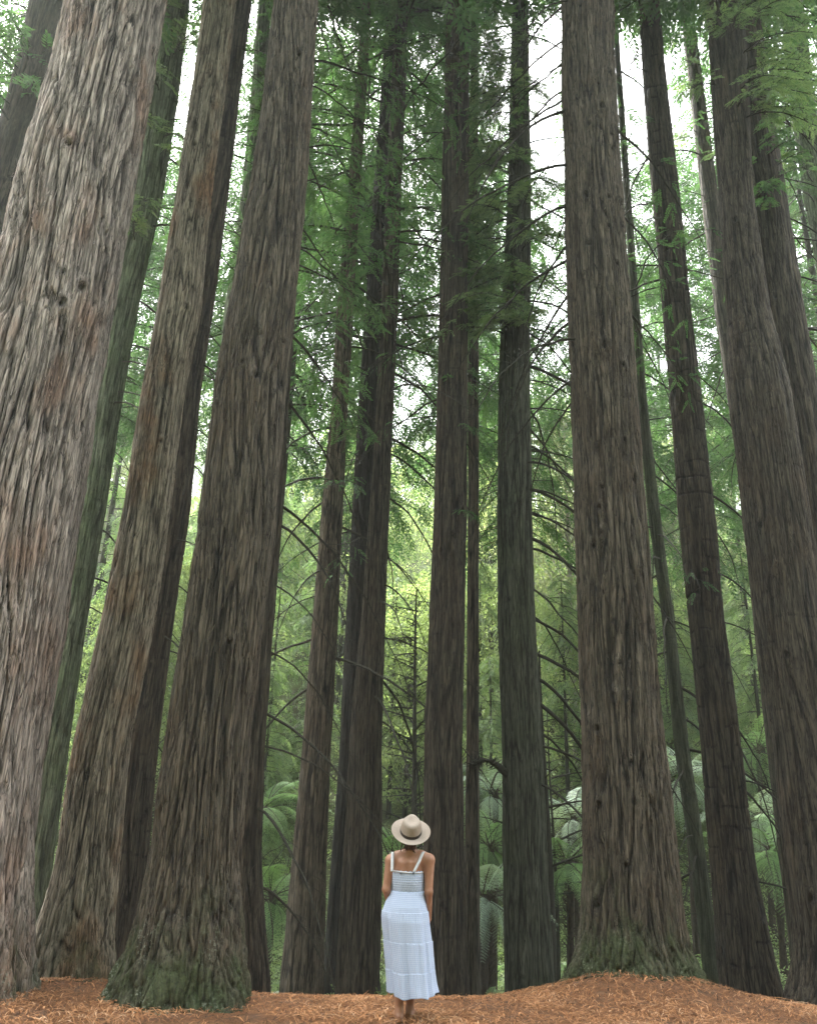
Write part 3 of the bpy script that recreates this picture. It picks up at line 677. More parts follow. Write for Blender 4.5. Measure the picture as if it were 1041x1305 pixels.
TOPC = [conifer_crown(250 + i, 20, 0, 4.6, LEAF_DARK, 1.15, 1.25, .5) for i in range(3)]
for i, (k, T) in enumerate(TT.items()):
    z = T.z(170) if k in ('t1', 't19') else T.z(0) + (3.2 if T.d < 11 else .8)
    o = link('crown', TOPC[i % 3], T.root); o.location = (T.cx(z) - T.base[0], 0, z - T.base[2]); o.rotation_euler.z = i * 1.3
    f = .62 if T.r(z) < .2 else 1.0
    o.scale = (f, f, f)

# ------------------------------------------------------------------ tree ferns
def frond_mesh(seed, L, mat, pairs=22, wid=.32, droop=.75, rise=.55):
    rng = np.random.default_rng(seed); mb = MB()
    t = np.linspace(0, 1, 16)
    p = np.stack([L * (t - .12 * t ** 2), .05 * L * np.sin(t * 3 + seed), L * (rise * t - droop * t ** 2)], -1)
    tube(mb, p, np.linspace(.014, .003, 16), 4, 0)
    for k in range(pairs):
        tt = .1 + .9 * k / pairs; b, d = samp(p, np.array([tt])); b, d = b[0], d[0] / np.linalg.norm(d[0])
        l = wid * L * .5 * math.sin(math.pi * min(1, .18 + tt * .82)) ** .7 * rng.uniform(.9, 1.1) + .02
        for s in (1, -1):
            side = np.cross([0, 0, 1.], d); side /= np.linalg.norm(side)
            pd = side * s + d * .45 + np.array([0, 0, -.22]); pd /= np.linalg.norm(pd)
            m_ = 10; ts = np.linspace(.08, 1, m_)
            bb = b + pd * (l * ts)[:, None] + np.array([0, 0, -.25 * l]) * (ts ** 2)[:, None]
            for s2 in (1, -1):
                ld = np.cross(pd, [0, 0, 1.]) * s2 + pd * .5; ld /= np.linalg.norm(ld)
                n_ = m_; lens = l * .17 * (1.1 - .75 * ts) * .9 + .008
                v, qq = leaf_quads(bb, np.repeat(ld[None], n_, 0) + rng.normal(0, .06, (n_, 3)), np.repeat(pd[None], n_, 0), lens, lens * .0 + l / m_ * .68)
                mb.add(v, qq, 1, np.repeat(np.clip(rng.normal(.4, .12, n_), 0, 1), 4))
    return mb.mesh('frond', [FERN_TRUNK, mat])
FR = [frond_mesh(600 + i, 1.9, FERN_M, droop=.7 + .1 * i) for i in range(3)]
FRP = [frond_mesh(620 + i, 1.9, FERN_PALE, droop=.75 + .1 * i) for i in range(3)]
FRB = [frond_mesh(640 + i, 1.5, FERN_M, droop=.9, rise=.8) for i in range(2)]
def fern_trunk(h, seed):
    rng = np.random.default_rng(seed); t = np.linspace(0, 1, 14)
    pp = np.stack([.06 * np.sin(t * 2 + seed), .05 * np.cos(t * 3), t * h - .3 * (t == 0)], -1)
    mb = MB(); tube(mb, pp, .075 + .05 * np.exp(-t * 5) + rng.normal(0, .008, 14), 10)
    for k in range(60):                                   # old frond stubs
        z = rng.uniform(.1, 1) * h; a = rng.uniform(0, 6.28)
        b = np.array([.06 * math.cos(a), .06 * math.sin(a), z]); e = b + np.array([.10 * math.cos(a), .10 * math.sin(a), .10])
        tube(mb, [b, e], [.018, .008], 4)
    return mb.mesh('trunk', [FERN_TRUNK])
def tree_fern(px, py, d, n, scale, protos, label):
    c = at(px, py, d); x, z = float(c[0]), float(c[2]); zg = float(gz(x, d)); h = max(.25, z - zg)
    root = thing('tree_fern', (x, d, zg), label, 'tree fern', 'tree ferns in the gully')
    link('trunk', fern_trunk(h, int(px)), root)
    for k in range(n):
        f = link('frond', rnd.choice(protos), root); f.location = (0, 0, h - .05)
        f.rotation_euler = (rnd.uniform(-.3, .3), rnd.uniform(-.75, .35), k * 2.399 + rnd.uniform(-.2, .2)); f.scale = (scale * rnd.uniform(.85, 1.1),) * 3
    for k in range(6):                                    # older fronds hanging down over the trunk
        f = link('frond', rnd.choice(protos), root); f.location = (0, 0, h - .08)
        f.rotation_euler = (rnd.uniform(-.3, .3), rnd.uniform(.55, .95), k * 1.05 + rnd.uniform(-.3, .3)); f.scale = (scale * rnd.uniform(.55, .8),) * 3
for a in [(345, 1140, 17, 14, .75, FR, 'bright green tree fern in the gap between furrowed trunk and slender redwood'),
          (628, 1010, 21, 14, .95, FRP, 'silvery tree fern highest up beside the thin straight redwood'),
          (622, 1075, 19, 14, .8, FR, 'green tree fern under the silvery one beside the greenish black trunk'),
          (620, 1140, 17, 12, .75, FRP, 'lowest silvery tree fern with hanging fronds beside the greenish black trunk'),
          (722, 1100, 19, 15, .9, FR, 'green tree fern between the greenish black trunk and the mound redwood'),
          (732, 1040, 24, 13, 1.0, FRP, 'farther pale tree fern against the mound redwood edge'),
          (872, 985, 24, 14, 1.1, FRP, 'blue green tree fern behind the thin mossy leaning stem'),
          (985, 1085, 20, 15, .95, FR, 'wide green tree fern between the ringed trunk and the leaning pair'),
          (968, 1040, 25, 14, 1.1, FRP, 'whitish tree fern behind the wide green one at the ringed trunk'),
          (965, 955, 28, 14, 1.3, FR, 'yellow green tree fern high on the slope past the ringed trunk'),
          (505, 1090, 18, 13, .8, FR, 'dim tree fern glimpsed beside the bare shoulder of the woman'),
          (335, 1030, 24, 13, 1.0, FR, 'distant feathery tree fern above the bright green one'),
          (150, 1130, 22, 12, .9, FR, 'tree fern seen through the slit beside the furrowed trunk')]:
    tree_fern(a[0], a[1], a[2], a[3] - 1, a[4] * 1.15, *a[5:])
def ground_fern(x, y, s, label):
    root = thing('ground_fern', (x, y, gz(x, y)), label, 'fern', 'ground ferns')
    for k in range(9):
        f = link('frond', rnd.choice(FRB + FRP[:1]), root); f.location = (0, 0, .02)
        f.rotation_euler = (rnd.uniform(-.3, .3), rnd.uniform(-.8, .1), k * .7 + rnd.uniform(-.2, .2)); f.scale = (s * rnd.uniform(.8, 1.1),) * 3
for px, py, d in ((340, 1235, 14.5), (350, 1190, 16.5), (628, 1230, 14.5), (720, 1180, 16), (708, 1150, 17.5), (985, 1235, 15), (1005, 1205, 17), (880, 1160, 18), (960, 1240, 15.5), (725, 1150, 20), (712, 1110, 22), (880, 1200, 16), (872, 1060, 23), (1000, 1150, 19), (985, 1190, 21), (350, 1100, 20), (338, 1160, 18), (625, 1110, 23), (505, 1200, 16), (975, 1120, 23), (342, 1210, 15.5), (632, 1250, 14.8), (715, 1215, 15.5), (730, 1205, 17), (990, 1220, 16), (1010, 1240, 15), (890, 1215, 16.5), (885, 1130, 19), (625, 1190, 16), (890, 1090, 21)):
    x = float(at(px, py, d)[0]); ground_fern(x, d, rnd.uniform(.5, .85) * (.7 if d < 16.2 else 1), 'low green fern on the gully floor below the litter crest')

# small dead conifer and other thin stems
SPIKY = [dead_branch(90 + k, 1.9, .12, .042, 13) for k in range(5)]
def dead_tree(px, d, ytop, r, label, nb):
    b = at(px, 1200, d); x = float(b[0]); zg = float(gz(x, d)); top = float(at(px, ytop, d)[2])
    root = thing('dead_conifer', (x, d, zg), label, 'tree')
    t = np.linspace(0, 1, 30); mb = MB()
    tube(mb, np.stack([.05 * np.sin(t * 5), 0 * t, t * (top - zg) - .3 * (t == 0)], -1), r * (1 - .82 * t), 8); mb.build('trunk', [BRANCH_M], root)
    for k in range(nb):
        z = (top - zg) * (.35 + .64 * (k + .5) / nb)
        o = add_branch(root, rnd.choice(SPIKY), (0, 0, z), rnd.uniform(0, 6.28), rnd.uniform(.35, .7) * (1.15 - .6 * k / nb), rnd.uniform(-.45, .1))
dead_tree(521, 18, 752, .10, 'short bare dead conifer with spiky twigs above the hat', 46)
dead_tree(708, 19, 905, .06, 'bare twiggy sapling just beside the greenish black trunk', 24)
dead_tree(699, 17, 830, .13, 'short rough dark stem touching the edge of the greenish black trunk', 8)
# bent mossy bough on the greenish black trunk
T = TT['t13']; mb = MB(); t = np.linspace(0, 1, 12)
bp_ = np.stack([-.62 * t, -.05 * t, .22 * np.sin(t * 2.6) + .05 * t], -1)
tube(mb, bp_, .05 + .015 * np.sin(t * 9) - .01 * t, 9)
rngb = np.random.default_rng(5)
for k in range(70):
    tt = rngb.random(); b = np.array([-.62 * tt, -.05 * tt, .22 * math.sin(tt * 2.6) + .05 * tt]); dv = rngb.normal(0, 1, 3); dv /= np.linalg.norm(dv)
    tube(mb, [b + dv * .05, b + dv * .15], [.012, .003], 4)
o = mb.build('bough', [BRANCH_M], T.root); zc = T.z(992); o.location = (T.cx(zc) - T.r(zc) * .8 - T.base[0], -.15, zc - T.base[2])
o['label'] = 'bent mossy bough sticking out'

# ------------------------------------------------------------------ leaf litter
rng = np.random.default_rng(17); mb = MB()
m, nt, nd, lk = new_mat('needle_litter')
out = nd.new('ShaderNodeOutputMaterial'); bs = nd.new('ShaderNodeBsdfPrincipled'); bs.inputs['Roughness'].default_value = .8; bs.inputs['Specular IOR Level'].default_value = .2
r = ramp(nd, [(0, (.035, .02, .013)), (.35, (.26, .115, .048)), (.7, (.46, .225, .10)), (1, (.58, .39, .24))]); lk.new(attr(nd, 'tone'), r.inputs[0])
lk.new(r.outputs[0], bs.inputs['Base Color']); lk.new(bs.outputs[0], out.inputs[0]); LIT = m
n = 105000
yy = 6.6 + 5.2 * rng.random(n) ** 1.0; xx = (rng.random(n) * 2 - 1) * 7.2
cl = perlin(xx * 1.1, yy * 1.1, 8.8); keep = rng.random(n) < np.clip(.75 + cl * .8, .25, 1); xx, yy = xx[keep], yy[keep]; n = len(xx)
L = rng.gamma(2.6, .028, n) + .025; a = rng.uniform(0, 6.283, n); wd = rng.uniform(.0018, .0052, n) * (1 + 1.2 * (rng.random(n) < .06))
dx, dy = np.cos(a), np.sin(a); bendv = rng.normal(0, .25, n)
P = []
lift = np.abs(rng.normal(0, .012, n)) + .004; til = rng.normal(0, .25, n)
for k, t in enumerate((-.5, 0, .5)):
    px = xx + dx * L * t - dy * bendv * L * (t * t); py = yy + dy * L * t + dx * bendv * L * (t * t)
    pz = gz(px, py) + .012 + lift + til * L * t * .5 + (.012 if k == 1 else 0)
    c_ = np.stack([px, py, pz], -1); w_ = np.stack([-dy, dx, 0 * dx], -1) * (wd * (1 if k == 1 else .45))[:, None]
    P += [c_ - w_, c_ + w_]
v = np.stack(P, 1).reshape(-1, 3); b = np.arange(n)[:, None] * 6
q = np.concatenate([b + np.array([0, 1, 3, 2]), b + np.array([2, 3, 5, 4])])
mb.add(v, q, 0, np.repeat(np.clip(rng.beta(1.6, 2.4, n) + .3 * cl[keep] , 0, 1), 6))
o = mb.build('needle_litter', [LIT]); tag(o, 'orange brown redwood needle and twig litter strewn over the ground', kind='stuff')

# ------------------------------------------------------------------ woman
PD = 8.0
PB = at(513, 1305, PD); PB[2] = float(gz(PB[0], PD))
def pl(zx, zy, dy=0.0):
    """local point from a position measured on the enlarged view of the figure"""
    return at(440 + zx / 4.425, 1010 + zy / 4.425, PD + dy) - PB
person = thing('person', PB, 'woman seen from behind in a felt hat and long white and blue gauze dress', 'person')

class SDF:
    def __init__(s, lo, hi, h):
        s.lo = np.array(lo); s.h = h
        ax = [np.arange(lo[i], hi[i], h) for i in range(3)]
        s.G = np.stack(np.meshgrid(*ax, indexing='ij'), -1).astype(np.float32); s.D = np.full(s.G.shape[:3], 1e3, np.float32)
    def cap(s, a, b, ra, rb, k=.02, sc=(1, 1, 1)):
        a = np.asarray(a, np.float32); b = np.asarray(b, np.float32); sc = np.asarray(sc, np.float32)
        m = max(ra, rb) * float(max(1, (1 / sc).max())) + .08
        lo = np.floor((np.minimum(a, b) - m - s.lo) / s.h).astype(int); hi = np.ceil((np.maximum(a, b) + m - s.lo) / s.h).astype(int)
        lo = np.maximum(lo, 0); hi = np.minimum(np.maximum(hi, lo + 1), s.D.shape); sl = tuple(slice(l, h_) for l, h_ in zip(lo, hi))
        g = (s.G[sl] - a) * sc; ab = (b - a) * sc; t = np.clip((g @ ab) / (ab @ ab + 1e-12), 0, 1)
        d = np.linalg.norm(g - t[..., None] * ab, axis=-1) - (ra + (rb - ra) * t)
        D = s.D[sl]; h_ = np.clip(.5 + .5 * (D - d) / k, 0, 1); s.D[sl] = D * (1 - h_) + d * h_ - k * h_ * (1 - h_)
    def sub(s, c, r, k=.01):
        c = np.asarray(c, np.float32); d = -(np.linalg.norm(s.G - c, axis=-1) - r)
        h_ = np.clip(.5 - .5 * (s.D - d) / k, 0, 1); s.D = s.D * (1 - h_) + d * h_ + k * h_ * (1 - h_)
    def mesh(s):
        D = s.D; ins = D < 0; nx, ny, nz = D.shape
        c = [(i, j, k) for i in (0, 1) for j in (0, 1) for k in (0, 1)]
        sl = lambda i, j, k: (slice(i, nx - 1 + i), slice(j, ny - 1 + j), slice(k, nz - 1 + k))
        cnt = sum(ins[sl(*q_)].astype(int) for q_ in c); act = (cnt > 0) & (cnt < 8)
        idx = np.full(act.shape, -1); ii = np.argwhere(act); idx[act] = np.arange(len(ii))
        acc = np.zeros((len(ii), 3)); w = np.zeros(len(ii))
        val = {q_: D[sl(*q_)][act] for q_ in c}
        for q_ in c:
            for a_ in range(3):
                if q_[a_] == 0:
                    r_ = list(q_); r_[a_] = 1; r_ = tuple(r_); A, B = val[q_], val[r_]; cr = (A < 0) != (B < 0)
                    t = np.where(cr, A / (A - B + 1e-12), 0); pt = np.array(q_, float) + np.outer(t, np.eye(3)[a_])
                    acc[cr] += pt[cr]; w[cr] += 1
        v = s.lo + (ii + acc / np.maximum(w, 1)[:, None]) * s.h
        quads = []
        for a_ in range(3):
            o1, o2 = [(1, 2), (2, 0), (0, 1)][a_]
            sA = [slice(1, -1)] * 3; sA[a_] = slice(0, D.shape[a_] - 1); sB = list(sA); sB[a_] = slice(1, D.shape[a_])
            A, B = ins[tuple(sA)], ins[tuple(sB)]; e = np.argwhere(A != B); 
            base = e.copy(); base[:, o1] += 1; base[:, o2] += 1
            f = A[tuple(e.T)]
            def gi(d1, d2):
                p_ = base.copy(); p_[:, o1] += d1; p_[:, o2] += d2; return idx[tuple(p_.T)]
            qd = np.stack([gi(-1, -1), gi(0, -1), gi(0, 0), gi(-1, 0)], -1); qd[~f] = qd[~f][:, ::-1]
            quads.append(qd)
        return v, np.concatenate(quads)

S = SDF((-.36, -.30, -.04), (.40, .34, 1.82), .0058)
sh_l, sh_r = pl(256, 385, .02), pl(474, 382, .02)
el_l, el_r = pl(231, 545, .0), pl(470, 560, .0)
wr_l, wr_r = pl(268, 700, .24), pl(472, 712, .10)
pelv = pl(335, 700, .04); waist = pl(345, 575, .04); chest = pl(350, 450, .04); nk = pl(362, 345, .03)
ex = np.array([1., 0, 0])
S.cap(pelv - ex * .075, pelv + ex * .075, .112, .112, .03); S.cap(pelv - ex * .06 + [0, -.045, -.03], pelv + ex * .06 + [0, -.045, -.03], .10, .10, .04)
S.cap(pelv, waist, .115, .095, .05, (1, 1.15, 1)); S.cap(waist - ex * .035, waist + ex * .035, .092, .092, .05)
S.cap(waist - ex * .03, chest - ex * .052, .084, .086, .04); S.cap(waist + ex * .03, chest + ex * .046, .084, .086, .04)
S.cap(chest - ex * .056, pl(318, 395, .03), .084, .068, .04); S.cap(chest + ex * .05, pl(402, 393, .03), .084, .068, .04)
S.cap(chest - ex * .07 + [0, .075, .0], chest - ex * .07 + [0, .08, .01], .058, .058, .04); S.cap(chest + ex * .07 + [0, .075, 0], chest + ex * .07 + [0, .08, .01], .058, .058, .04)
S.cap(pl(300, 365, .03), pl(425, 363, .03), .055, .055, .04)                      # shoulder girdle
for sh, el, wr in ((sh_l, el_l, wr_l), (sh_r, el_r, wr_r)):
    S.cap(nk + [0, 0, .0], sh + [0, 0, .01], .042, .040, .05)
    S.cap(sh, el, .050, .036, .035); S.cap(el, wr, .037, .023, .02)
S.cap(pl(330, 400, -.035), pl(335, 470, -.04), .045, .03, .04); S.cap(pl(385, 400, -.035), pl(380, 470, -.04), .045, .03, .04)   # shoulder blades
hd = nk + np.array([.010, -.035, .185])
S.cap(nk - [0, 0, .03], hd - [0, .0, .07], .05, .048, .03)
S.cap(hd + [0, -.012, .02], hd + [0, .02, .03], .092, .086, .03, (1.1, .95, .9)); S.cap(hd + [0, .045, -.05], hd + [0, .055, -.035], .052, .058, .05)
S.cap(hd + [0, .105, .025], hd + [0, .128, -.005], .010, .016, .015); S.cap(hd + [-.015, .10, -.042], hd + [.015, .10, -.042], .012, .012, .012)   # nose, mouth
for s in (-1, 1):
    S.cap(hd + [s * .083, .0, .01], hd + [s * .088, -.008, -.025], .014, .011, .008); S.sub(hd + [s * .034, .112, .03], .016)
    S.cap(hd + [s * .034, .088, .03], hd + [s * .034, .089, .03], .015, .015, .004)
# hands: palm, four curled fingers, thumb
for wr, el, s in ((wr_l, el_l, -1), (wr_r, el_r, 1)):
    f = wr - el; f /= np.linalg.norm(f); f = f + np.array([-s * .25, .25, 0]); f /= np.linalg.norm(f)
    wide = np.cross(f, [s * 1., 0, 0]); wide /= np.linalg.norm(wide); inw = np.cross(wide, f) ; inw = inw if inw[0] * s < 0 else -inw
    wide = wide if wide[1] > 0 else -wide
    pc = wr + f * .045
    for o_ in (-.025, -.008, .009, .025): S.cap(wr + wide * o_ * .6, wr + f * .085 + wide * o_, .014, .0125, .012)
    for o_, l in ((-.028, .055), (-.0095, .066), (.0095, .072), (.028, .064)):
        a0 = wr + f * .085 + wide * o_; a1 = a0 + (f + inw * .25) * l * .5 + wide * o_ * .15; a2 = a1 + (f * .8 + inw * .7) * l * .42
        S.cap(a0, a1, .0095, .0085, .004); S.cap(a1, a2, .0085, .0068, .004)
    t0 = wr + f * .02 + wide * .024; t1 = t0 + (f * .75 + wide * .55 + inw * .35) * .045; t2 = t1 + (f * .95 + inw * .35) * .034
    S.cap(t0, t1, .014, .0105, .01); S.cap(t1, t2, .0105, .008, .004)
# legs and bare feet
for hx, kx_, ax_, yy0 in ((-.085, (300, 1000), (303, 1270), .0), (.085, (372, 1000), (362, 1270), .10)):
    hip = pelv + [hx, 0, -.06]; kn = pl(*kx_, .05 + yy0 * .4); an = pl(ax_[0], ax_[1], .02 + yy0); an[2] = .085
    S.cap(hip, kn, .085, .058, .03); cm = kn * .66 + an * .34; 
    S.cap(kn, cm + [0, -.012, 0], .052, .052, .03); S.cap(cm + [0, -.012, 0], an, .052, .034, .03)
    S.cap(an, [an[0], an[1] - .025, .035], .036, .033, .02); s = -1 if hx < 0 else 1
    toe = np.array([an[0] + s * .03, an[1] + .13, .028])
    S.cap([an[0], an[1] - .02, .034], toe, .034, .03, .02); S.cap(an, toe, .032, .022, .02)
    for i in range(5):
        tb = toe + np.array([(i - 2) * .015, -.004 * abs(i - 1), -.006]); S.cap(tb, tb + [s * .004, .045 - .006 * (i if s > 0 else i), -.004], .011, .009, .004)
v, q = S.mesh()
skin, nt, nd, lk = new_mat('tanned_skin')
out = nd.new('ShaderNodeOutputMaterial'); bs = nd.new('ShaderNodeBsdfPrincipled'); bs.inputs['Roughness'].default_value = .5
ns_ = noise(nd, lk, texco(nd, lk, (1, 1, 1)), 9, 4, .6)
lk.new(mixc(nd, lk, maprange(nd, lk, ns_, .3, .7), (.29, .14, .083), (.37, .19, .118)), bs.inputs['Base Color'])
bs.inputs['Subsurface Weight'].default_value = .12; bs.inputs['Subsurface Radius'].default_value = (.012, .005, .003); lk.new(bs.outputs[0], out.inputs[0])
body = link('body', make_mesh('body', v, q, [skin], smooth=True), person)
md = body.modifiers.new('smooth', 'SMOOTH'); md.factor = .5; md.iterations = 3

# clothes
def cloth(name, c1, c2, su, sv, bump=.4):
    m, nt, nd, lk = new_mat(name)
    out = nd.new('ShaderNodeOutputMaterial'); bs = nd.new('ShaderNodeBsdfPrincipled'); bs.inputs['Roughness'].default_value = .9; bs.inputs['Specular IOR Level'].default_value = .15
    u_, v_ = attr(nd, 'cu'), attr(nd, 'cv')
    def wave(x, k):
        a = nd.new('ShaderNodeMath'); a.operation = 'MULTIPLY'; lk.new(x, a.inputs[0]); a.inputs[1].default_value = k
        b = nd.new('ShaderNodeMath'); b.operation = 'SINE'; lk.new(a.outputs[0], b.inputs[0])
        return maprange(nd, lk, b.outputs[0], -.3, .6)
    wu, wv = wave(u_, su), wave(v_, sv)
    a = nd.new('ShaderNodeMath'); a.operation = 'ADD'; lk.new(wu, a.inputs[0]); lk.new(wv, a.inputs[1])
    nz = noise(nd, lk, texco(nd, lk, (1, 1, 1)), 40, 4, .7)
    b = nd.new('ShaderNodeMath'); b.operation = 'MULTIPLY_ADD'; lk.new(nz, b.inputs[0]); b.inputs[1].default_value = .9; lk.new(a.outputs[0], b.inputs[2])
    f = maprange(nd, lk, b.outputs[0], .5, 2.2)
    lk.new(mixc(nd, lk, f, c1, c2), bs.inputs['Base Color'])
    bp = nd.new('ShaderNodeBump'); bp.inputs['Strength'].default_value = bump; bp.inputs['Distance'].default_value = .006
    lk.new(a.outputs[0], bp.inputs['Height']); lk.new(bp.outputs[0], bs.inputs['Normal']); lk.new(bs.outputs[0], out.inputs[0])
    return m
GAUZE = cloth('gauze_check', (.36, .44, .63), (.50, .575, .71), 420, 420, .25)
SMOCK = cloth('smocked_gauze', (.35, .43, .60), (.50, .575, .70), 420, 330)
WHITE = cloth('white_trim', (.56, .59, .64), (.68, .70, .73), 500, 500, .2)
def loft(name, sec, mat, nth, nz, radfn, depth, parent, yc):
    """sec: (zy, zxl, zxr) silhouette rows on the figure's enlarged view"""
    s = np.array(sec, float); zyv = np.linspace(s[0, 0], s[-1, 0], nz)
    cl, cr = np.interp(zyv, s[:, 0], s[:, 1]), np.interp(zyv, s[:, 0], s[:, 2])
    th = np.linspace(0, 2 * np.pi, nth, endpoint=False); V = []; CU = []; CV = []
    for a, l, r_ in zip(zyv, cl, cr):
        p0, p1 = pl(l, a, yc), pl(r_, a, yc); c = (p0 + p1) / 2; hw = (p1[0] - p0[0]) / 2
        dp = np.interp(a, depth[:, 0], depth[:, 1])
        k, dz_ = radfn(th, a)
        V.append(np.stack([c[0] + hw * np.cos(th) * k, c[1] + dp * np.sin(th) * k, c[2] + dz_ + 0 * th], -1)); CU.append(th * hw * .9); CV.append(np.full(nth, c[2]))
    V = np.concatenate(V); i = np.arange(nz - 1)[:, None] * nth; j = np.arange(nth)[None]; j2 = (j + 1) % nth
    qd = np.stack([i + j, i + nth + j, i + nth + j2, i + j2], -1).reshape(-1, 4)
    o = link(name, make_mesh(name, V, qd, [mat], smooth=True, attrs={'cu': np.concatenate(CU), 'cv': np.concatenate(CV)}), parent)
    sd = o.modifiers.new('thick', 'SOLIDIFY'); sd.thickness = .004; sd.offset = 0
    return o
seams = (668, 836, 998)
def skirt_r(th, a):
    f = (a - 565) / 600.
    k = 1 + (.03 + .12 * f) * (.55 * np.sin(th * 6 + 1.3 + f * 1.2) + .4 * np.sin(th * 13 + f * 2) + .3 * np.sin(th * 3 - .6)) * min(1, f * 2 + .1)
    for s_ in seams:
        if a >= s_: k = k + .013 * math.exp(-(a - s_) / 45.) * (1 + .8 * np.sin(th * 46 + s_)) + .012 * math.exp(-(a - s_) / 60.) * np.sin(th * 23 + s_)
        else: k = k - .010 * math.exp(-(s_ - a) / 8.)
    dz_ = .012 * np.sin(th * 5 + 2) * f ** 3 + .010 * np.sin(th * 2 + 2.2) * f ** 3 - .012 * np.exp(-((np.angle(np.exp(1j * (th + .95)))) / .35) ** 2) * f ** 8
    return k, dz_
loft('skirt', [(556, 252, 441), (575, 247, 445), (620, 228, 455), (665, 213, 463), (700, 208, 467), (760, 213, 473), (840, 226, 481), (930, 233, 489), (1000, 241, 495), (1080, 247, 505), (1132, 250, 516)],
     GAUZE, 260, 190, skirt_r, np.array([(556, .112), (640, .15), (720, .17), (840, .172), (1000, .18), (1155, .195)]), person, .04)
def bod_r(th, a):
    return 1 + .005 * np.sin(a * .42) + .006 * np.sin(th * 30 + a * .1), .004 * np.sin(th * 22) * (1 if a > 545 or a < 446 else 0)
loft('bodice', [(438, 256, 437), (470, 255, 440), (520, 258, 440), (553, 260, 438), (560, 250, 446), (572, 249, 447)], SMOCK, 150, 70, bod_r,
     np.array([(438, .128), (500, .125), (555, .108), (572, .118)]), person, .04)
def strap(a, b, top, name):
    ctrl = np.array([a, (a + top) / 2 + [0, -.03, .0], top + [0, -.012, .012], top + [0, .07, -.02], top + [0, .115, -.10], [top[0], top[1] + .12, a[2]]])
    t = np.linspace(0, 1, 40); k = np.linspace(0, 1, len(ctrl)); c = np.stack([np.interp(t, k, ctrl[:, i]) for i in range(3)], -1)
    for _ in range(3): c[1:-1] = (c[:-2] + 2 * c[1:-1] + c[2:]) / 4
    w = np.array([.0135, 0, 0]); v = np.stack([c - w, c + w], 1).reshape(-1, 3); i = np.arange(39)[:, None] * 2
    qd = (i + np.array([0, 1, 3, 2])); o = link(name, make_mesh(name, v, qd, [WHITE], smooth=True, attrs={'cu': v[:, 0], 'cv': v[:, 2]}), person)
    o.modifiers.new('thick', 'SOLIDIFY').thickness = .005
strap(pl(263, 446, -.085), None, pl(267, 338, .0), 'strap'); strap(pl(388, 446, -.095), None, pl(440, 336, .0), 'strap')
mb = MB()                                                     # trim band along the top of the bodice
th = np.linspace(0, 2 * np.pi, 90); p0, p1 = pl(255, 443, .04), pl(438, 443, .04); c = (p0 + p1) / 2; hw = (p1[0] - p0[0]) / 2 + .003
tube(mb, np.stack([c[0] + hw * np.cos(th), c[1] + .132 * np.sin(th), c[2] + .004 * np.sin(th * 2)], -1), .006, 6); mb.build('neckline_trim', [WHITE], person)
for zx in (312, 384):
    mb = MB(); t = np.linspace(0, 1, 8); p = pl(zx, 455, -.093); tube(mb, np.stack([p[0] + 0 * t, p[1] + .012 - .018 * t, p[2] + 0 * t], -1), .009 * np.sqrt(np.maximum(1 - t ** 4, .01)), 10)
    mb.build('button', [simple_mat('button', (.05, .06, .08), (.09, .10, .13), 20, rough=.4)], person)
# hair: low bun at the nape under the brim
mb = MB(); hb = pl(362, 318, -.03); rngb = np.random.default_rng(9)
for k in range(120):
    a = rngb.uniform(-1.6, 1.6); t = np.linspace(0, 1, 8)
    st = hd + np.array([.085 * math.sin(a), -.075 * math.cos(a), .045]); en = hb + rngb.normal(0, 1, 3) * [.028, .014, .014]
    p = st * (1 - t)[:, None] + en * t[:, None] + np.array([.012 * math.sin(a), -.028 * math.cos(a), 0]) * np.sin(t * 3.1)[:, None]
    tube(mb, p, .006 * (1 - .4 * t), 4)
hair = mb.build('hair', [simple_mat('brown_hair', (.028, .014, .009), (.09, .045, .025), 60, (1, 1, .2), rough=.5)], person)
# hat
felt = simple_mat('felt', (.30, .255, .215), (.36, .305, .255), 60, rough=.95, bump=.15, dist=.003, spec=.1)
bandm = simple_mat('hat_band', (.02, .014, .012), (.045, .03, .025), 40, rough=.6)
hat = bpy.data.objects.new('hat', None); COL.objects.link(hat); hat.parent = person
def lathe(name, prof, mat, parent, nth=96, fn=None):
    th = np.linspace(0, 2 * np.pi, nth, endpoint=False); pr = np.array(prof); V = []
    for r_, z_ in pr:
        x_, y_, zz_ = r_ * np.cos(th), r_ * np.sin(th), z_ + 0 * th
        if fn: x_, y_, zz_ = fn(x_, y_, zz_, r_)
        V.append(np.stack([x_, y_, zz_], -1))
    V = np.concatenate(V); i = np.arange(len(pr) - 1)[:, None] * nth; j = np.arange(nth)[None]; j2 = (j + 1) % nth
    qd = np.stack([i + j, i + j2, i + nth + j2, i + nth + j], -1).reshape(-1, 4)
    o = link(name, make_mesh(name, V, qd, [mat], smooth=True), parent); return o
def crown_fn(x_, y_, z_, r_):
    f = np.clip((z_ - .03) / .10, 0, 1)
    w = 1 - .17 * f * sstep(-.02, .10, y_)                     # pinched towards the front
    pinch = .008 * f * np.exp(-((y_ - .055) / .035) ** 2) * np.sign(x_) * np.clip(np.abs(x_) / .03, 0, 1)
    dent = .022 * sstep(.8, 1, f) * np.exp(-(x_ / .035) ** 2) * np.exp(-((y_ + .005) / .055) ** 2)
    return x_ * w - pinch, y_ * 1.14, z_ - dent
def brim_fn(x_, y_, z_, r_):
    e = max(0, (r_ - .09) / .095)
    return x_, y_ * 1.06, z_ + .016 * e ** 2 * (np.abs(x_) / .18) ** 2 - .012 * e * np.sin(np.arctan2(y_, x_)) + .004 * e
pr = [(.100, -.004), (.100, .02), (.098, .05), (.093, .09), (.086, .118), (.077, .132), (.062, .139), (.04, .141), (.02, .141), (.0005, .141)]
pp = []
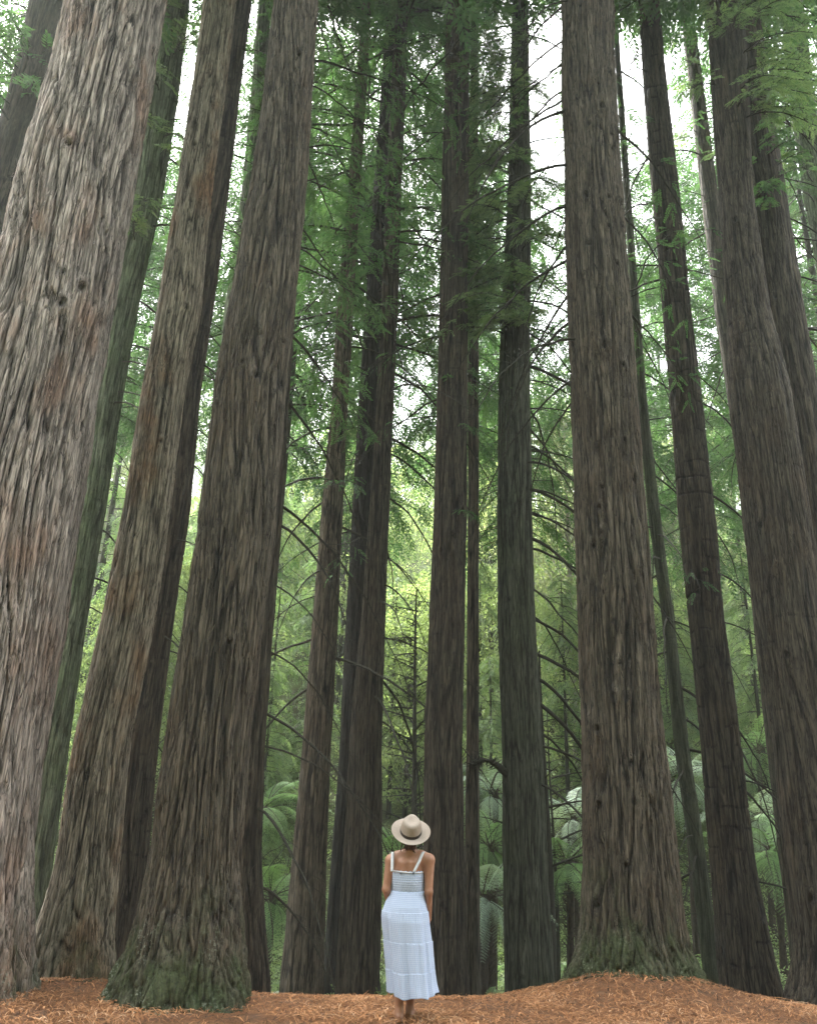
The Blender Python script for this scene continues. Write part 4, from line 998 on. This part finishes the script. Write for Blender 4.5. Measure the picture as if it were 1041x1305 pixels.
for (a0, b0), (a1, b1) in zip(pr[:-1], pr[1:]):
    for t in np.linspace(0, 1, 6, endpoint=False): pp.append((a0 + (a1 - a0) * t, b0 + (b1 - b0) * t))
pp.append(pr[-1])
lathe('crown', pp, felt, hat, 96, crown_fn)
bo = lathe('brim', [(r_, .0) for r_ in np.linspace(.094, .185, 16)], felt, hat, 96, brim_fn); sd = bo.modifiers.new('thick', 'SOLIDIFY'); sd.thickness = .005; sd.offset = 0
bb_ = lathe('band', [(.1005, .003), (.1025, .006), (.1015, .031), (.099, .034)], bandm, hat, 96, lambda x_, y_, z_, r_: (x_, y_ * 1.14, z_))
# the hat tips back with the head, facing partly towards the camera behind her
hc = pl(369, 222, -.03)
ax = Vector((.06, -.60, .80)).normalized(); yv = Vector((0, 1, .0)); xv = yv.cross(ax).normalized(); yv = ax.cross(xv)
hat.matrix_local = Matrix(((xv.x, yv.x, ax.x, hc[0]), (xv.y, yv.y, ax.y, hc[1]), (xv.z, yv.z, ax.z, hc[2]), (0, 0, 0, 1)))

# ------------------------------------------------------------------ sky, sun, haze
AZ, EL = math.radians(-35), math.radians(64)
SUN_DIR = np.array([math.sin(AZ) * math.cos(EL), math.cos(AZ) * math.cos(EL), math.sin(EL)])
az = math.atan2(SUN_DIR[0], SUN_DIR[1]); el = math.asin(SUN_DIR[2])
w = bpy.data.worlds.new('World'); SC.world = w; w.use_nodes = True; nt = w.node_tree; nt.nodes.clear()
sky = nt.nodes.new('ShaderNodeTexSky'); sky.sky_type = 'NISHITA'; sky.sun_disc = False
sky.sun_elevation = el; sky.sun_rotation = az; sky.air_density = 1.4; sky.dust_density = 4.0; sky.ozone_density = 1.0
hs = nt.nodes.new('ShaderNodeHueSaturation'); hs.inputs['Saturation'].default_value = .22
bg = nt.nodes.new('ShaderNodeBackground'); bg.inputs['Strength'].default_value = .15
ow = nt.nodes.new('ShaderNodeOutputWorld')
nt.links.new(sky.outputs[0], hs.inputs['Color']); nt.links.new(hs.outputs[0], bg.inputs[0]); nt.links.new(bg.outputs[0], ow.inputs[0])
sl = bpy.data.lights.new('sun', 'SUN'); sl.energy = 5.0; sl.angle = math.radians(20); sl.color = (1, .96, .88)
so = bpy.data.objects.new('sun', sl); COL.objects.link(so); so.rotation_euler = Vector(SUN_DIR).to_track_quat('Z', 'Y').to_euler()

HAZE = .0012
if HAZE:
    m, nt, nd, lk = new_mat('haze'); out = nd.new('ShaderNodeOutputMaterial'); pv = nd.new('ShaderNodeVolumePrincipled')
    pv.inputs['Color'].default_value = (.92, .96, .92, 1); pv.inputs['Density'].default_value = HAZE; pv.inputs['Anisotropy'].default_value = .3
    lk.new(pv.outputs[0], out.inputs['Volume'])
    x0, x1, y0, y1, z0, z1 = -262, 262, -122, 322, -8, 95
    bv = [(x, y, z) for x in (x0, x1) for y in (y0, y1) for z in (z0, z1)]
    hz = link('haze', make_mesh('haze', bv, [(0, 1, 3, 2), (4, 6, 7, 5), (0, 4, 5, 1), (2, 3, 7, 6), (0, 2, 6, 4), (1, 5, 7, 3)], [m], smooth=False))
    tag(hz, 'thin pale mist hanging between the trees', kind='stuff')

SC.view_settings.view_transform = 'Standard'; SC.view_settings.look = 'None'; SC.view_settings.gamma = 1
SC.view_settings.exposure = 2.8
SC.render.engine = 'CYCLES'
cy = SC.cycles; cy.use_denoising = True
try: cy.denoiser = 'OPENIMAGEDENOISE'
except Exception: pass
cy.max_bounces = 6; cy.diffuse_bounces = 4; cy.glossy_bounces = 2; cy.transmission_bounces = 4; cy.volume_bounces = 1
cy.caustics_reflective = False; cy.caustics_refractive = False; cy.sample_clamp_indirect = 6
print('slope trees', n_sl)
